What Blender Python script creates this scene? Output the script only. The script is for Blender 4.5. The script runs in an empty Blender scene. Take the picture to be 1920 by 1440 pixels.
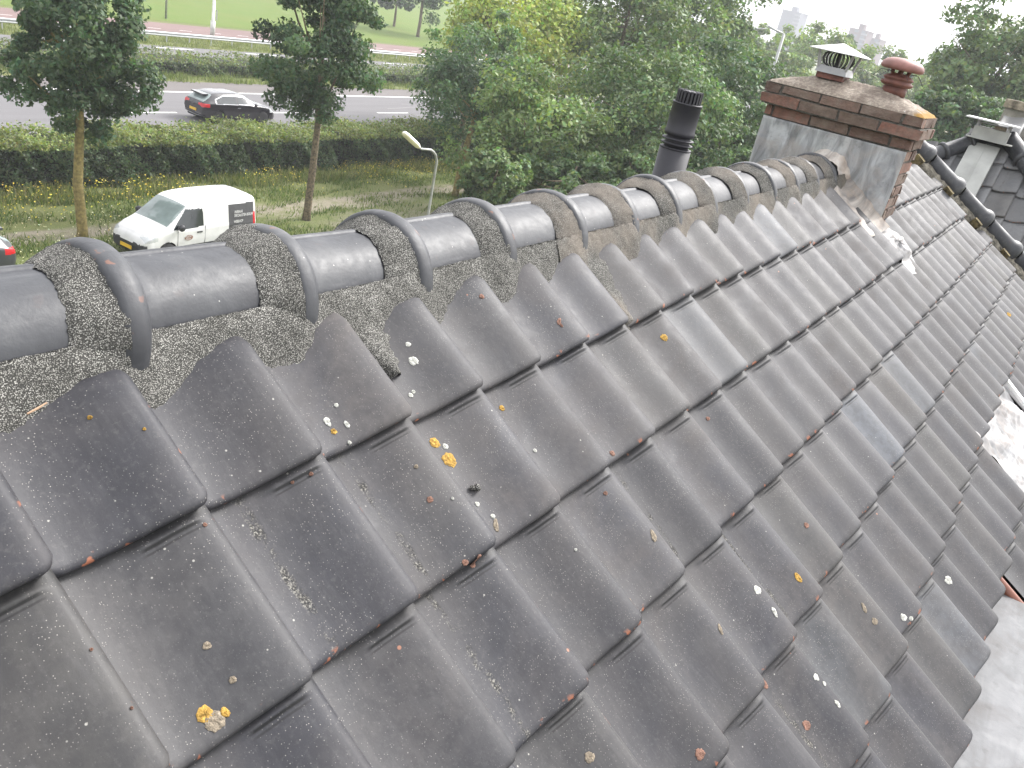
import bpy, math, random
import numpy as np
from mathutils import Vector, Matrix
rng = np.random.default_rng(7)
random.seed(7)
SC = bpy.context.scene
COL = SC.collection
# ------------------------------------------------------------------ camera
CAMP = np.array([-0.45218, -0.79721, 0.73206])
YAW, PITCH, ROLL, FPX = 0.505183, -0.426751, 0.218401, 1622.17
def cam_axes():
    a, b, c = YAW, PITCH, ROLL
    f = np.array([math.cos(a)*math.cos(b), math.sin(a)*math.cos(b), math.sin(b)])
    r = np.array([math.sin(a), -math.cos(a), 0.0]); u = np.cross(r, f)
    return r*math.cos(c)+u*math.sin(c), -r*math.sin(c)+u*math.cos(c), f
CR, CU, CF = cam_axes()
cd = bpy.data.cameras.new('camera'); cam = bpy.data.objects.new('camera', cd); COL.objects.link(cam)
cd.sensor_width = 36; cd.lens = FPX/1920*36; cd.clip_start = 0.02; cd.clip_end = 5000
cam.matrix_world = Matrix(((CR[0], CU[0], -CF[0], CAMP[0]), (CR[1], CU[1], -CF[1], CAMP[1]), (CR[2], CU[2], -CF[2], CAMP[2]), (0, 0, 0, 1)))
SC.camera = cam
def ray(px, py): return CF + CR*(px-960)/FPX - CU*(py-720)/FPX
def on(px, py, n, d):                       # point of a plane seen at a pixel of the 1920x1440 photograph
    q = ray(px, py); n = np.array(n, float); return CAMP + q*((d-n@CAMP)/(n@q))
def atx(px, py, x): return on(px, py, (1, 0, 0), x)
def aty(px, py, y): return on(px, py, (0, 1, 0), y)
def atz(px, py, z): return on(px, py, (0, 0, 1), z)
def atd(px, py, d):
    q = ray(px, py); return CAMP + q*(d/np.linalg.norm(q))
# ------------------------------------------------------------------ light
SUN_EL, SUN_AZ = math.radians(44), math.radians(-14)      # azimuth measured from +x towards +y
w = bpy.data.worlds.new('World'); SC.world = w; w.use_nodes = True
nt = w.node_tree; nt.nodes.clear()
sky = nt.nodes.new('ShaderNodeTexSky'); sky.sky_type = 'NISHITA'; sky.sun_disc = False
sky.sun_elevation = SUN_EL; sky.sun_rotation = math.radians(90)-SUN_AZ
sky.air_density = 1.0; sky.dust_density = 6.0; sky.ozone_density = 1.0
hs = nt.nodes.new('ShaderNodeHueSaturation'); hs.inputs['Saturation'].default_value = 0.22; hs.inputs['Value'].default_value = 1.35
bg = nt.nodes.new('ShaderNodeBackground'); bg.inputs['Strength'].default_value = 0.15
ow = nt.nodes.new('ShaderNodeOutputWorld')
cm = nt.nodes.new('ShaderNodeMix'); cm.data_type = 'RGBA'; cm.inputs[0].default_value = .72      # even cloud cover over the sky
cn = nt.nodes.new('ShaderNodeTexNoise'); cn.inputs['Scale'].default_value = 2.2; cn.inputs['Detail'].default_value = 5
cr_ = nt.nodes.new('ShaderNodeValToRGB'); cr_.color_ramp.elements[0].color = (3.6, 3.65, 3.8, 1); cr_.color_ramp.elements[1].color = (5.2, 5.2, 5.25, 1); cr_.color_ramp.elements[0].position = .3; cr_.color_ramp.elements[1].position = .7
tc_ = nt.nodes.new('ShaderNodeTexCoord'); nt.links.new(tc_.outputs['Generated'], cn.inputs['Vector']); nt.links.new(cn.outputs['Fac'], cr_.inputs[0])
vd = nt.nodes.new('ShaderNodeVectorMath'); vd.operation = 'DOT_PRODUCT'; nt.links.new(tc_.outputs['Generated'], vd.inputs[0])      # cloud is brighter round the veiled sun
vd.inputs[1].default_value = (math.cos(SUN_EL)*math.cos(SUN_AZ), math.cos(SUN_EL)*math.sin(SUN_AZ), math.sin(SUN_EL))
gl_ = nt.nodes.new('ShaderNodeMapRange'); nt.links.new(vd.outputs['Value'], gl_.inputs[0]); gl_.inputs[1].default_value = -.3; gl_.inputs[2].default_value = 1.0; gl_.inputs[3].default_value = .66; gl_.inputs[4].default_value = 1.45
gm_ = nt.nodes.new('ShaderNodeVectorMath'); gm_.operation = 'SCALE'; nt.links.new(cr_.outputs[0], gm_.inputs[0]); nt.links.new(gl_.outputs[0], gm_.inputs['Scale'])
nt.links.new(sky.outputs[0], hs.inputs['Color']); nt.links.new(hs.outputs[0], cm.inputs[6]); nt.links.new(gm_.outputs[0], cm.inputs[7]); nt.links.new(cm.outputs[2], bg.inputs['Color']); nt.links.new(bg.outputs[0], ow.inputs['Surface'])
sl = bpy.data.lights.new('sun', 'SUN'); sl.energy = 1.5; sl.angle = math.radians(16); sl.color = (1.0, 0.97, 0.93)
so = bpy.data.objects.new('sun', sl); COL.objects.link(so)
sd = Vector((math.cos(SUN_EL)*math.cos(SUN_AZ), math.cos(SUN_EL)*math.sin(SUN_AZ), math.sin(SUN_EL)))
so.rotation_euler = sd.to_track_quat('Z', 'Y').to_euler()
SC.view_settings.view_transform = 'Standard'; SC.view_settings.look = 'None'
SC.view_settings.exposure = 1.60; SC.view_settings.gamma = 1
# ------------------------------------------------------------------ helpers
def tag(o, label=None, cat=None, group=None, kind=None):
    if label: o['label'] = label
    if cat: o['category'] = cat
    if group: o['group'] = group
    if kind: o['kind'] = kind
    return o
def empty(name, loc=(0, 0, 0), rz=0.0):
    o = bpy.data.objects.new(name, None); COL.objects.link(o); o.location = loc; o.rotation_euler = (0, 0, rz)
    o.empty_display_size = 0.2
    return o
def mesh(name, V, Fs, mat, parent=None, smooth=False, uv=None, col=None, mats=None):
    """V (n,3); Fs list of faces or an (m,k) int array; uv per vertex; col per vertex rgba"""
    me = bpy.data.meshes.new(name)
    V = np.asarray(V, dtype=np.float32)
    if isinstance(Fs, np.ndarray):
        m, k = Fs.shape
        me.vertices.add(len(V)); me.vertices.foreach_set('co', V.ravel())
        me.loops.add(m*k); me.loops.foreach_set('vertex_index', Fs.astype(np.int32).ravel())
        me.polygons.add(m); me.polygons.foreach_set('loop_start', np.arange(0, m*k, k, dtype=np.int32))
        me.update(calc_edges=True)
        li = Fs.ravel()
    else:
        me.from_pydata([tuple(v) for v in V], [], [tuple(f) for f in Fs]); me.update()
        li = np.empty(len(me.loops), dtype=np.int32); me.loops.foreach_get('vertex_index', li)
    if smooth:
        me.polygons.foreach_set('use_smooth', np.ones(len(me.polygons), dtype=bool))
    if uv is not None:
        u = me.uv_layers.new(name='UVMap'); u.data.foreach_set('uv', np.asarray(uv, dtype=np.float32)[li].ravel())
    if col is not None:
        a = me.color_attributes.new('tint', 'FLOAT_COLOR', 'POINT'); a.data.foreach_set('color', np.asarray(col, dtype=np.float32).ravel())
    me.materials.append(mat)
    o = bpy.data.objects.new(name, me); COL.objects.link(o)
    if parent: o.parent = parent
    return o
class MB:
    """collects simple shapes that become ONE mesh"""
    def __init__(s): s.v = []; s.f = []
    def add(s, V, F):
        n = len(s.v); s.v += [tuple(map(float, p)) for p in V]; s.f += [tuple(i+n for i in f) for f in F]; return s
    def box(s, a, b, M=None):
        x0, y0, z0 = a; x1, y1, z1 = b
        V = [(x0,y0,z0),(x1,y0,z0),(x1,y1,z0),(x0,y1,z0),(x0,y0,z1),(x1,y0,z1),(x1,y1,z1),(x0,y1,z1)]
        if M is not None: V = [M @ Vector(p) for p in V]
        return s.add(V, [(0,3,2,1),(4,5,6,7),(0,1,5,4),(1,2,6,5),(2,3,7,6),(3,0,4,7)])
    def tube(s, pts, rad, n=10, cap=True):
        pts = [np.array(p, float) for p in pts]
        if not hasattr(rad, '__len__'): rad = [rad]*len(pts)
        V = []; prev = None
        for i, p in enumerate(pts):
            d = pts[min(i+1, len(pts)-1)]-pts[max(i-1, 0)]; d /= np.linalg.norm(d)+1e-12
            if prev is None:
                e = np.array([0, 0, 1.0]) if abs(d[2]) < .9 else np.array([1.0, 0, 0])
            else: e = prev
            a = e-d*(e@d); a /= np.linalg.norm(a); prev = a; b = np.cross(d, a)
            for k in range(n):
                t = 2*math.pi*k/n; V.append(p+(a*math.cos(t)+b*math.sin(t))*rad[i])
        F = []
        for i in range(len(pts)-1):
            for k in range(n): F.append((i*n+k, i*n+(k+1) % n, (i+1)*n+(k+1) % n, (i+1)*n+k))
        if cap: F.append(tuple(range(n))[::-1]); F.append(tuple((len(pts)-1)*n+k for k in range(n)))
        return s.add(V, F)
    def lathe(s, prof, c=(0, 0, 0), n=28, axis='z', cap=True):
        V = []
        for r, z in prof:
            for k in range(n):
                t = 2*math.pi*k/n; x, y = r*math.cos(t), r*math.sin(t)
                V.append((c[0]+x, c[1]+y, c[2]+z) if axis == 'z' else (c[0]+x, c[1]+z, c[2]+y))
        F = []
        for i in range(len(prof)-1):
            for k in range(n): F.append((i*n+k, i*n+(k+1) % n, (i+1)*n+(k+1) % n, (i+1)*n+k))
        if cap: F.append(tuple(range(n))[::-1]); F.append(tuple((len(prof)-1)*n+k for k in range(n)))
        return s.add(V, F)
    def build(s, name, mat, parent=None, smooth=False):
        return mesh(name, np.array(s.v), s.f, mat, parent, smooth)
def grid_faces(nu, nv, off=0):
    i, j = np.meshgrid(np.arange(nu-1), np.arange(nv-1), indexing='ij')
    a = (i*nv+j).ravel()+off
    return np.stack([a, a+nv, a+nv+1, a+1], 1)
# ------------------------------------------------------------------ materials
def mat(name):
    m = bpy.data.materials.new(name); m.use_nodes = True; t = m.node_tree; t.nodes.clear()
    out = t.nodes.new('ShaderNodeOutputMaterial'); p = t.nodes.new('ShaderNodeBsdfPrincipled')
    t.links.new(p.outputs[0], out.inputs['Surface'])
    return m, t, p, out
class N:
    """tiny node builder"""
    def __init__(s, t): s.t = t
    def n(s, typ, **kw):
        x = s.t.nodes.new(typ)
        for k, v in kw.items(): setattr(x, k, v)
        return x
    def link(s, a, b): s.t.links.new(a, b)
    def coord(s, kind='Object'): return s.n('ShaderNodeTexCoord').outputs[kind]
    def mapping(s, vec, scale=(1, 1, 1), loc=(0, 0, 0), rot=(0, 0, 0)):
        m = s.n('ShaderNodeMapping'); s.link(vec, m.inputs['Vector'])
        m.inputs['Scale'].default_value = scale; m.inputs['Location'].default_value = loc; m.inputs['Rotation'].default_value = rot
        return m.outputs[0]
    def noise(s, vec, scale, detail=4, rough=.55, dist=0.0, color=False):
        x = s.n('ShaderNodeTexNoise'); s.link(vec, x.inputs['Vector']); x.inputs['Scale'].default_value = scale
        x.inputs['Detail'].default_value = detail; x.inputs['Roughness'].default_value = rough; x.inputs['Distortion'].default_value = dist
        return x.outputs['Color' if color else 'Fac']
    def vor(s, vec, scale, feature='F1', out='Distance', rnd=1.0):
        x = s.n('ShaderNodeTexVoronoi', feature=feature); s.link(vec, x.inputs['Vector']); x.inputs['Scale'].default_value = scale
        x.inputs['Randomness'].default_value = rnd
        return x.outputs[out]
    def ramp(s, fac, stops, interp='LINEAR'):
        r = s.n('ShaderNodeValToRGB'); s.link(fac, r.inputs[0]); cr = r.color_ramp; cr.interpolation = interp
        while len(cr.elements) < len(stops): cr.elements.new(0.5)
        for e, (p, c) in zip(cr.elements, stops):
            e.position = p; e.color = (c, c, c, 1) if not hasattr(c, '__len__') else (*c[:3], 1)
        return r.outputs[0]
    def mix(s, fac, a, b, mode='MIX'):
        m = s.n('ShaderNodeMix', data_type='RGBA', blend_type=mode)
        for sock, v in ((m.inputs[0], fac), (m.inputs[6], a), (m.inputs[7], b)):
            if isinstance(v, bpy.types.NodeSocket): s.link(v, sock)
            elif hasattr(v, '__len__'): sock.default_value = (*v[:3], 1)
            else: sock.default_value = v
        return m.outputs[2]
    def math(s, op, a, b=0.5, clamp=False):
        m = s.n('ShaderNodeMath', operation=op); m.use_clamp = clamp
        for sock, v in ((m.inputs[0], a), (m.inputs[1], b)):
            if isinstance(v, bpy.types.NodeSocket): s.link(v, sock)
            else: sock.default_value = v
        return m.outputs[0]
    def bump(s, h, strength=.3, dist=.01, normal=None):
        b = s.n('ShaderNodeBump'); s.link(h, b.inputs['Height']); b.inputs['Strength'].default_value = strength
        b.inputs['Distance'].default_value = dist
        if normal is not None: s.link(normal, b.inputs['Normal'])
        return b.outputs[0]
    def attr(s, name, out='Color'):
        a = s.n('ShaderNodeAttribute', attribute_name=name); return a.outputs[out]
    def sep(s, c):
        x = s.n('ShaderNodeSeparateXYZ'); s.link(c, x.inputs[0]); return x.outputs
def simple(name, rgb, rough=.5, metal=0.0, var=0.12, vscale=8, bump=0.0, bscale=60, spec=.5, coat=0.0, coord='Object'):
    m, t, p, out = mat(name); n = N(t); c = n.coord(coord)
    f = n.noise(c, vscale, 5)
    lo = tuple(max(0, x*(1-var*1.6)) for x in rgb); hi = tuple(min(1, x*(1+var)) for x in rgb)
    n.link(n.ramp(f, [(.3, lo), (.7, hi)]), p.inputs['Base Color'])
    p.inputs['Roughness'].default_value = rough; p.inputs['Metallic'].default_value = metal
    p.inputs['Specular IOR Level'].default_value = spec; p.inputs['Coat Weight'].default_value = coat
    if bump: n.link(n.bump(n.noise(c, bscale, 4), bump, .01), p.inputs['Normal'])
    return m
M = {}
# --- roof tile: dark engobed clay, grime, dust, lichen freckles, chips of bare clay
def tile_material(name, base=(.037, .037, .044), dusty=(.084, .076, .073), rough=.40, speck=1.0):
    m, t, p, out = mat(name); n = N(t); c = n.coord('Object'); uv = n.coord('UV')
    u = n.sep(uv); tint = n.sep(n.attr('tint'))
    # base tone varies from tile to tile
    k = n.ramp(tint[0], [(0, tuple(x*.72 for x in base)), (.35, tuple(x*.92 for x in base)), (.7, tuple(x*1.12 for x in base)), (.97, (.046, .045, .045)), (1.0, (.080, .087, .102))])
    big = n.noise(c, 5.5, 6, .6, .6)
    fine = n.noise(c, 38, 5, .6)
    dustf = n.math('MULTIPLY', n.ramp(big, [(.40, 0), (.72, 1)]), n.math('ADD', n.math('MULTIPLY', tint[1], .75), .12))
    colr = n.mix(dustf, k, dusty)
    colr = n.mix(n.ramp(fine, [(.40, .38), (.58, 0)]), colr, tuple(x*.58 for x in base))
    colr = n.mix(n.ramp(n.noise(c, 120, 3, .7), [(.54, 0), (.74, .35)]), colr, (.095, .091, .090))
    colr = n.mix(n.ramp(n.noise(c, 2.3, 4, .6), [(.50, 0), (.70, .30)]), colr, (.085, .080, .076))
    # streaky wash marks running down the tile
    st = n.noise(n.mapping(uv, (5, 1.1, 1)), 3.0, 5, .6, .3)
    colr = n.mix(n.math('MULTIPLY', n.ramp(st, [(.50, 0), (.80, 1)]), .12), colr, (.16, .158, .16))
    # pale freckles
    dmask = n.ramp(n.noise(c, 7.5, 4, .6), [(.36, .08), (.64, 1)])
    d1 = n.ramp(n.vor(c, 270, rnd=1.0), [(.12, 1), (.24, 0)])
    sel = n.ramp(n.sep(n.vor(c, 270, out='Color'))[0], [(.50, 0), (.60, 1)], 'LINEAR')
    d1 = n.math('MULTIPLY', n.math('MULTIPLY', d1, sel), dmask)
    colr = n.mix(n.math('MULTIPLY', d1, .60*speck), colr, (.42, .40, .37))
    d2 = n.ramp(n.vor(c, 62), [(.07, 1), (.12, 0)])
    sel2 = n.ramp(n.sep(n.vor(c, 62, out='Color'))[1], [(.92, 0), (.94, 1)])
    colr = n.mix(n.math('MULTIPLY', n.math('MULTIPLY', d2, sel2), .6*speck), colr, (.45, .44, .40))
    # grit line lying in the trough of some tiles
    wob = n.math('MULTIPLY', n.math('SUBTRACT', n.noise(c, 16, 3), .5), .12)
    s1 = n.math('ABSOLUTE', n.math('SUBTRACT', n.math('ADD', u[0], wob), n.math('ADD', n.math('MULTIPLY', tint[2], .18), .12)))
    line = n.ramp(s1, [(.018, 1), (.042, 0)])
    has = n.ramp(tint[2], [(.84, 0), (.86, .8)])
    gaps = n.ramp(n.noise(c, 30, 5, .7), [(.46, 0), (.60, 1)])
    gr = n.math('MULTIPLY', n.math('MULTIPLY', line, has), gaps)
    gcol = n.ramp(n.noise(c, 330, 2), [(.42, (.02, .02, .02)), (.52, (.06, .056, .05)), (.64, (.27, .26, .23))])
    colr = n.mix(gr, colr, gcol)
    # bare clay chips at the toes and arrises
    edge = n.math('MAXIMUM', n.ramp(u[1], [(.955, 0), (.985, 1)]), n.ramp(u[0], [(.965, 0), (.995, 1)]))
    chip = n.math('MULTIPLY', n.math('MULTIPLY', n.ramp(n.noise(c, 34, 3, .5), [(.63, 0), (.66, 1)]), edge), .85)
    colr = n.mix(chip, colr, (.30, .115, .065))
    c2 = n.ramp(n.vor(c, 14), [(.035, 1), (.05, 0)])
    colr = n.mix(n.math('MULTIPLY', n.math('MULTIPLY', c2, n.ramp(n.sep(n.vor(c, 14, out='Color'))[2], [(.80, 0), (.82, 1)])), .8), colr, (.30, .14, .09))
    # darkened band along the head, just below the toe of the tile above
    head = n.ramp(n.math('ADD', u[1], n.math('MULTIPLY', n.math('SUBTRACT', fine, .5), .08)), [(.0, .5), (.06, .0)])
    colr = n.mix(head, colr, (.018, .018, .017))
    # shadow lines of the interlock grooves under each toe, painted near-black
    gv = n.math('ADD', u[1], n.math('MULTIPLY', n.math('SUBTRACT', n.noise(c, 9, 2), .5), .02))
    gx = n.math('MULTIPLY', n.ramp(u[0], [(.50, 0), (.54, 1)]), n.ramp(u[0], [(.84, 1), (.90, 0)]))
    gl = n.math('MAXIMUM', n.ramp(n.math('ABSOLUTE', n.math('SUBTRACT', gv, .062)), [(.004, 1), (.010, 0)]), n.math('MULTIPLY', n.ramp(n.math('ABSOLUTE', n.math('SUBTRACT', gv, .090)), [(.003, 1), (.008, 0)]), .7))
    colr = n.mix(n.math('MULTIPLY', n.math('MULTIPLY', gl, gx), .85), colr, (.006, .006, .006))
    n.link(colr, p.inputs['Base Color'])
    r = n.math('ADD', n.math('MULTIPLY', fine, .22), rough-.10)
    r = n.math('ADD', r, n.math('MULTIPLY', dustf, .25))
    r = n.math('ADD', r, n.math('MULTIPLY', gr, .3)); n.link(r, p.inputs['Roughness'])
    p.inputs['Specular IOR Level'].default_value = .29
    h = n.math('ADD', n.math('MULTIPLY', n.noise(c, 190, 4, .6), .5), n.math('MULTIPLY', d1, .8))
    h = n.math('ADD', h, n.math('MULTIPLY', n.math('MULTIPLY', gr, n.noise(c, 330, 2)), 2.2))
    n.link(n.bump(h, .32, .0016, n.bump(big, .25, .004)), p.inputs['Normal'])
    return m
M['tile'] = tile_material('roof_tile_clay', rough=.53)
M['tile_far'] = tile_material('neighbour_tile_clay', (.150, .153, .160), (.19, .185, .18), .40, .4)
def ridge_material():
    m, t, p, out = mat('ridge_tile_glaze'); n = N(t); c = n.coord('Object'); tint = n.sep(n.attr('tint'))
    big = n.noise(c, 9, 5, .6, .4); fine = n.noise(c, 60, 5, .6)
    col = n.ramp(big, [(.30, (.034, .035, .040)), (.55, (.050, .052, .058)), (.75, (.082, .083, .087))])
    col = n.mix(n.math('MULTIPLY', n.ramp(n.noise(n.mapping(c, (3, 14, 14)), 3, 5), [(.55, 0), (.75, 1)]), .35), col, (.13, .13, .135))
    col = n.mix(n.ramp(n.vor(c, 190), [(.05, .7), (.14, 0)]), col, (.025, .025, .025))
    dot = n.math('MULTIPLY', n.ramp(n.vor(c, 75), [(.07, 1), (.12, 0)]), n.ramp(n.sep(n.vor(c, 75, out='Color'))[0], [(.86, 0), (.88, 1)]))
    col = n.mix(n.math('MULTIPLY', dot, .7), col, (.40, .39, .37))
    chip = n.math('MULTIPLY', n.ramp(n.noise(c, 26, 3, .5), [(.66, 0), (.69, 1)]), tint[0])
    col = n.mix(n.math('MULTIPLY', chip, .85), col, (.20, .095, .065))
    n.link(col, p.inputs['Base Color'])
    n.link(n.math('ADD', n.math('MULTIPLY', fine, .30), .36), p.inputs['Roughness']); p.inputs['Specular IOR Level'].default_value = .36
    n.link(n.bump(n.noise(c, 150, 4), .22, .002, n.bump(big, .3, .005)), p.inputs['Normal'])
    return m
M['ridge'] = ridge_material()
def mortar_material(name, tone=1.0, brown=0.0):
    m, t, p, out = mat(name); n = N(t); c = n.coord('Object')
    g = n.vor(n.mapping(c, (1, 1, 1)), 500, rnd=1.0); gc = n.sep(n.vor(c, 500, out='Color'))
    grain = n.ramp(g, [(.34, 1), (.60, 0)])
    stone = n.ramp(gc[0], [(.0, (.10*tone, .097*tone, .09*tone)), (.45, (.24*tone, .235*tone, .22*tone)), (1, (.46*tone, .45*tone, .42*tone))])
    col = n.mix(grain, (.068, .066, .062), stone)
    big = n.noise(c, 12, 5, .6)
    col = n.mix(n.ramp(big, [(.45, .55), (.70, 0)]), col, n.mix(grain, (.03, .03, .028), (.17, .165, .15)))
    if brown: col = n.mix(n.math('MULTIPLY', n.ramp(n.noise(c, 4, 4), [(.4, 0), (.6, 1)]), brown), col, (.27, .235, .20))
    n.link(col, p.inputs['Base Color']); p.inputs['Roughness'].default_value = .92; p.inputs['Specular IOR Level'].default_value = .2
    h = n.math('ADD', grain, n.math('MULTIPLY', n.noise(c, 45, 4), 1.0))
    n.link(n.bump(h, .85, .004), p.inputs['Normal'])
    return m
M['mortar'] = mortar_material('gritty_mortar', 1.32)
M['mortar_far'] = mortar_material('weathered_mortar', 1.1, .8)
# ================================================================== THE ROOF
W, G, TH = 0.21, 0.264142, 0.600727
CT, ST = math.cos(TH), math.sin(TH)
NRM = np.array([0, -ST, CT])
def roofp(u, vv, h):
    """u along the ridge, vv down the slope (0 = toe line of the top course), h off the plane"""
    u = np.asarray(u, float); vv = np.asarray(vv, float); h = np.asarray(h, float)
    return np.stack([u, -vv*CT-h*ST, -vv*ST+h*CT], -1)
AMP = .040
def prof(s):
    s = np.asarray(s, float)
    x = np.clip((s-.12)/.80, 0, 1)
    h = AMP*(.5-.5*np.cos(math.pi*x**1.25))
    h = h-.010*np.clip((s-.93)/.07, 0, 1)**2                      # roll over at the crest
    h = h+.006*np.clip((.14-s)/.14, 0, 1)**1.5                    # slight lift at the left edge
    return h
TJ = {}
def jit(c, j):
    if (c, j) not in TJ:
        r = np.random.default_rng(c*131+j*977+5000)
        TJ[(c, j)] = (r.normal(0, .0018), r.normal(0, .0016), r.normal(0, .0035), r.normal(0, .0018), r.normal(0, .004), r.uniform(0, 1, 3))
    return TJ[(c, j)]
def tile_h(c, j, s, t):
    """height of a tile's top at local s,t"""
    dh, du, dv, tl, tw, _ = jit(c, j)
    return .014+.020*(t-1)+prof(s)+dh+tl*(t-.5)*1.5+tw*(s-.5)*.6
def surf_h(u, vv):
    c = math.floor(u/W)+1; j = math.floor(vv/G)+2; du = jit(c, j)[1]; dv = jit(c, j)[2]
    return tile_h(c, j, min(max((u-du)/W-(c-1), 0), 1), (vv-dv*.5)/G-(j-2))
def tile_field(name, cells, place, matl, parent, S=16, fine=True, seedc=0, smooth=True, Wd=W, Gd=G):
    s = np.concatenate([[-.05], np.linspace(0, .84, S), np.array([.88, .92, .955, .98, 1.0])])
    if fine: t = np.array([-.30, -.02, .025, .040, .052, .066, .080, .12, .2, .32, .45, .58, .7, .8, .88, .93, .965, .985, 1.0])
    else: t = np.array([-.30, 0, .3, .65, .93, .98, 1.0])
    ns, nt_ = len(s), len(t)
    SS, TT = np.meshgrid(s, t, indexing='ij')
    kc = np.clip((SS-.90)/.10, 0, 1)**2*.016+np.clip((.06-SS)/.10, 0, 1)**2*.006
    toe = kc*np.clip((TT-.86)/.14, 0, 1)**1.5
    nose = -.006*np.clip((TT-.965)/.035, 0, 1)**2
    notch = 0 if False else .0045*np.exp(-((TT-.046)/.012)**2)*np.clip((SS-.45)/.06, 0, 1)*np.clip((.9-SS)/.04, 0, 1) if fine else 0
    notch = notch-(.003*np.exp(-((TT-.072)/.010)**2)*np.clip((SS-.5)/.05, 0, 1)*np.clip((.86-SS)/.04, 0, 1) if fine else 0)
    Vs, Fs, UV, CC = [], [], [], []; off = 0
    base = grid_faces(ns, nt_)
    for (c, j) in cells:
        dh, du, dv, tl, tw, rn = jit(c+seedc, j)
        H = tile_h(c+seedc, j, SS, TT)+nose+(notch if j > 1 else -.034*np.clip((.17-TT)/.12, 0, 1)**1.5)
        U = (c-1+SS)*Wd+du; VV = (j-2+TT)*Gd+dv*np.clip(TT, 0, 1)-toe
        top = place(U, VV, H).reshape(-1, 3)
        # toe wall and right wall
        lowt = place(U[:, -1], VV[:, -1]-.002, H[:, -1]-.014)
        lowr = place(U[-1, :]-.004, VV[-1, :], H[-1, :]-.028)
        V = np.concatenate([top, lowt, lowr]); n0 = ns*nt_
        ti = np.arange(ns-1); a = ti*nt_+nt_-1
        fw = np.stack([a, a+nt_, n0+ti+1, n0+ti], 1)
        tj = np.arange(nt_-1); b = (ns-1)*nt_+tj
        fr = np.stack([b, n0+ns+tj, n0+ns+tj+1, b+1], 1)
        Vs.append(V); Fs.append(np.concatenate([base, fw, fr])+off); off += len(V)
        uvt = np.stack([SS, TT], -1).reshape(-1, 2)
        UV.append(np.concatenate([uvt, np.stack([s, np.ones(ns)], 1), np.stack([np.ones(nt_), t], 1)]))
        CC.append(np.tile(np.array([rn[0], rn[1], rn[2], 1.0]), (len(V), 1)))
    return mesh(name, np.concatenate(Vs), np.concatenate(Fs), matl, parent, smooth, np.concatenate(UV), np.concatenate(CC))
house = tag(empty('row_house', (0, 0, -8.4)), 'dark tiled terraced house roof filling the foreground, with mortared ridge and brick chimney', 'house')
def hp(o):                                       # parent to the house while keeping world coordinates
    o.parent = house; o.matrix_parent_inverse = Matrix.Translation((0, 0, 8.4)); return o
def verge_x(y): return 6.60-.52*(y-.05)          # the party verge is not quite square to the ridge
def row_end(j):
    return int(math.floor((verge_x(-(j-1)*G*CT)-.10)/W))
# per tile colours picked out by eye
for (c, j), rn in {(9, 2): (.985, .1, .3), (12, 4): (1.0, .05, .2), (15, 4): (.99, .1, .1), (21, 5): (.99, 1.0, .1), (14, 3): (.9, .3, .5),
                   (3, 1): (.55, .95, .3), (2, 1): (.2, .2, .8), (1, 1): (.25, .15, .3), (3, 2): (.3, .5, .9), (2, 2): (.4, .2, .95), (4, 2): (.6, .75, .4), (5, 3): (.7, .9, .3), (3, 3): (.35, .3, .9)}.items():
    a = jit(c, j); TJ[(c, j)] = (*a[:5], np.array(rn))
cells = []
for j in range(1, 7):
    for c in range(-4, row_end(j)+1):
        if j == 6 and 17 <= c <= 21: continue
        if (j == 1 and 20 <= c <= 22) or (j == 2 and c == 21): continue
        cells.append((c, j))
for j in range(7, 12):
    for c in range(14, row_end(j)+1):
        if 17 <= c <= 21: continue
        cells.append((c, j))
near = [k for k in cells if k[0] <= 16]; far = [k for k in cells if k[0] > 16]
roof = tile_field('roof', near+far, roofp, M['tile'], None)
hp(roof); roof['label'] = 'slope of dark grey wavy clay tiles facing the camera'
def rearp(u, vv, h):
    p = roofp(u, vv, h); p[..., 1] = .60-p[..., 1]; return p
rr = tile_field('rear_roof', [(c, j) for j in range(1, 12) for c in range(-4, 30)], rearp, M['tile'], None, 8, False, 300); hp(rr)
# dark underlay closing the roof from below
um = simple('roofing_felt', (.012, .012, .012), .9)
V = [roofp(-1.1, -.36, -.035), roofp(6.5, -.36, -.035), roofp(6.5, 2.4, -.035), roofp(2.72, 2.4, -.035), roofp(2.72, 1.33, -.035), roofp(-1.1, 1.33, -.035)]
hp(mesh('underlay', V, [(0, 1, 2, 3, 4, 5)], um))
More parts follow.
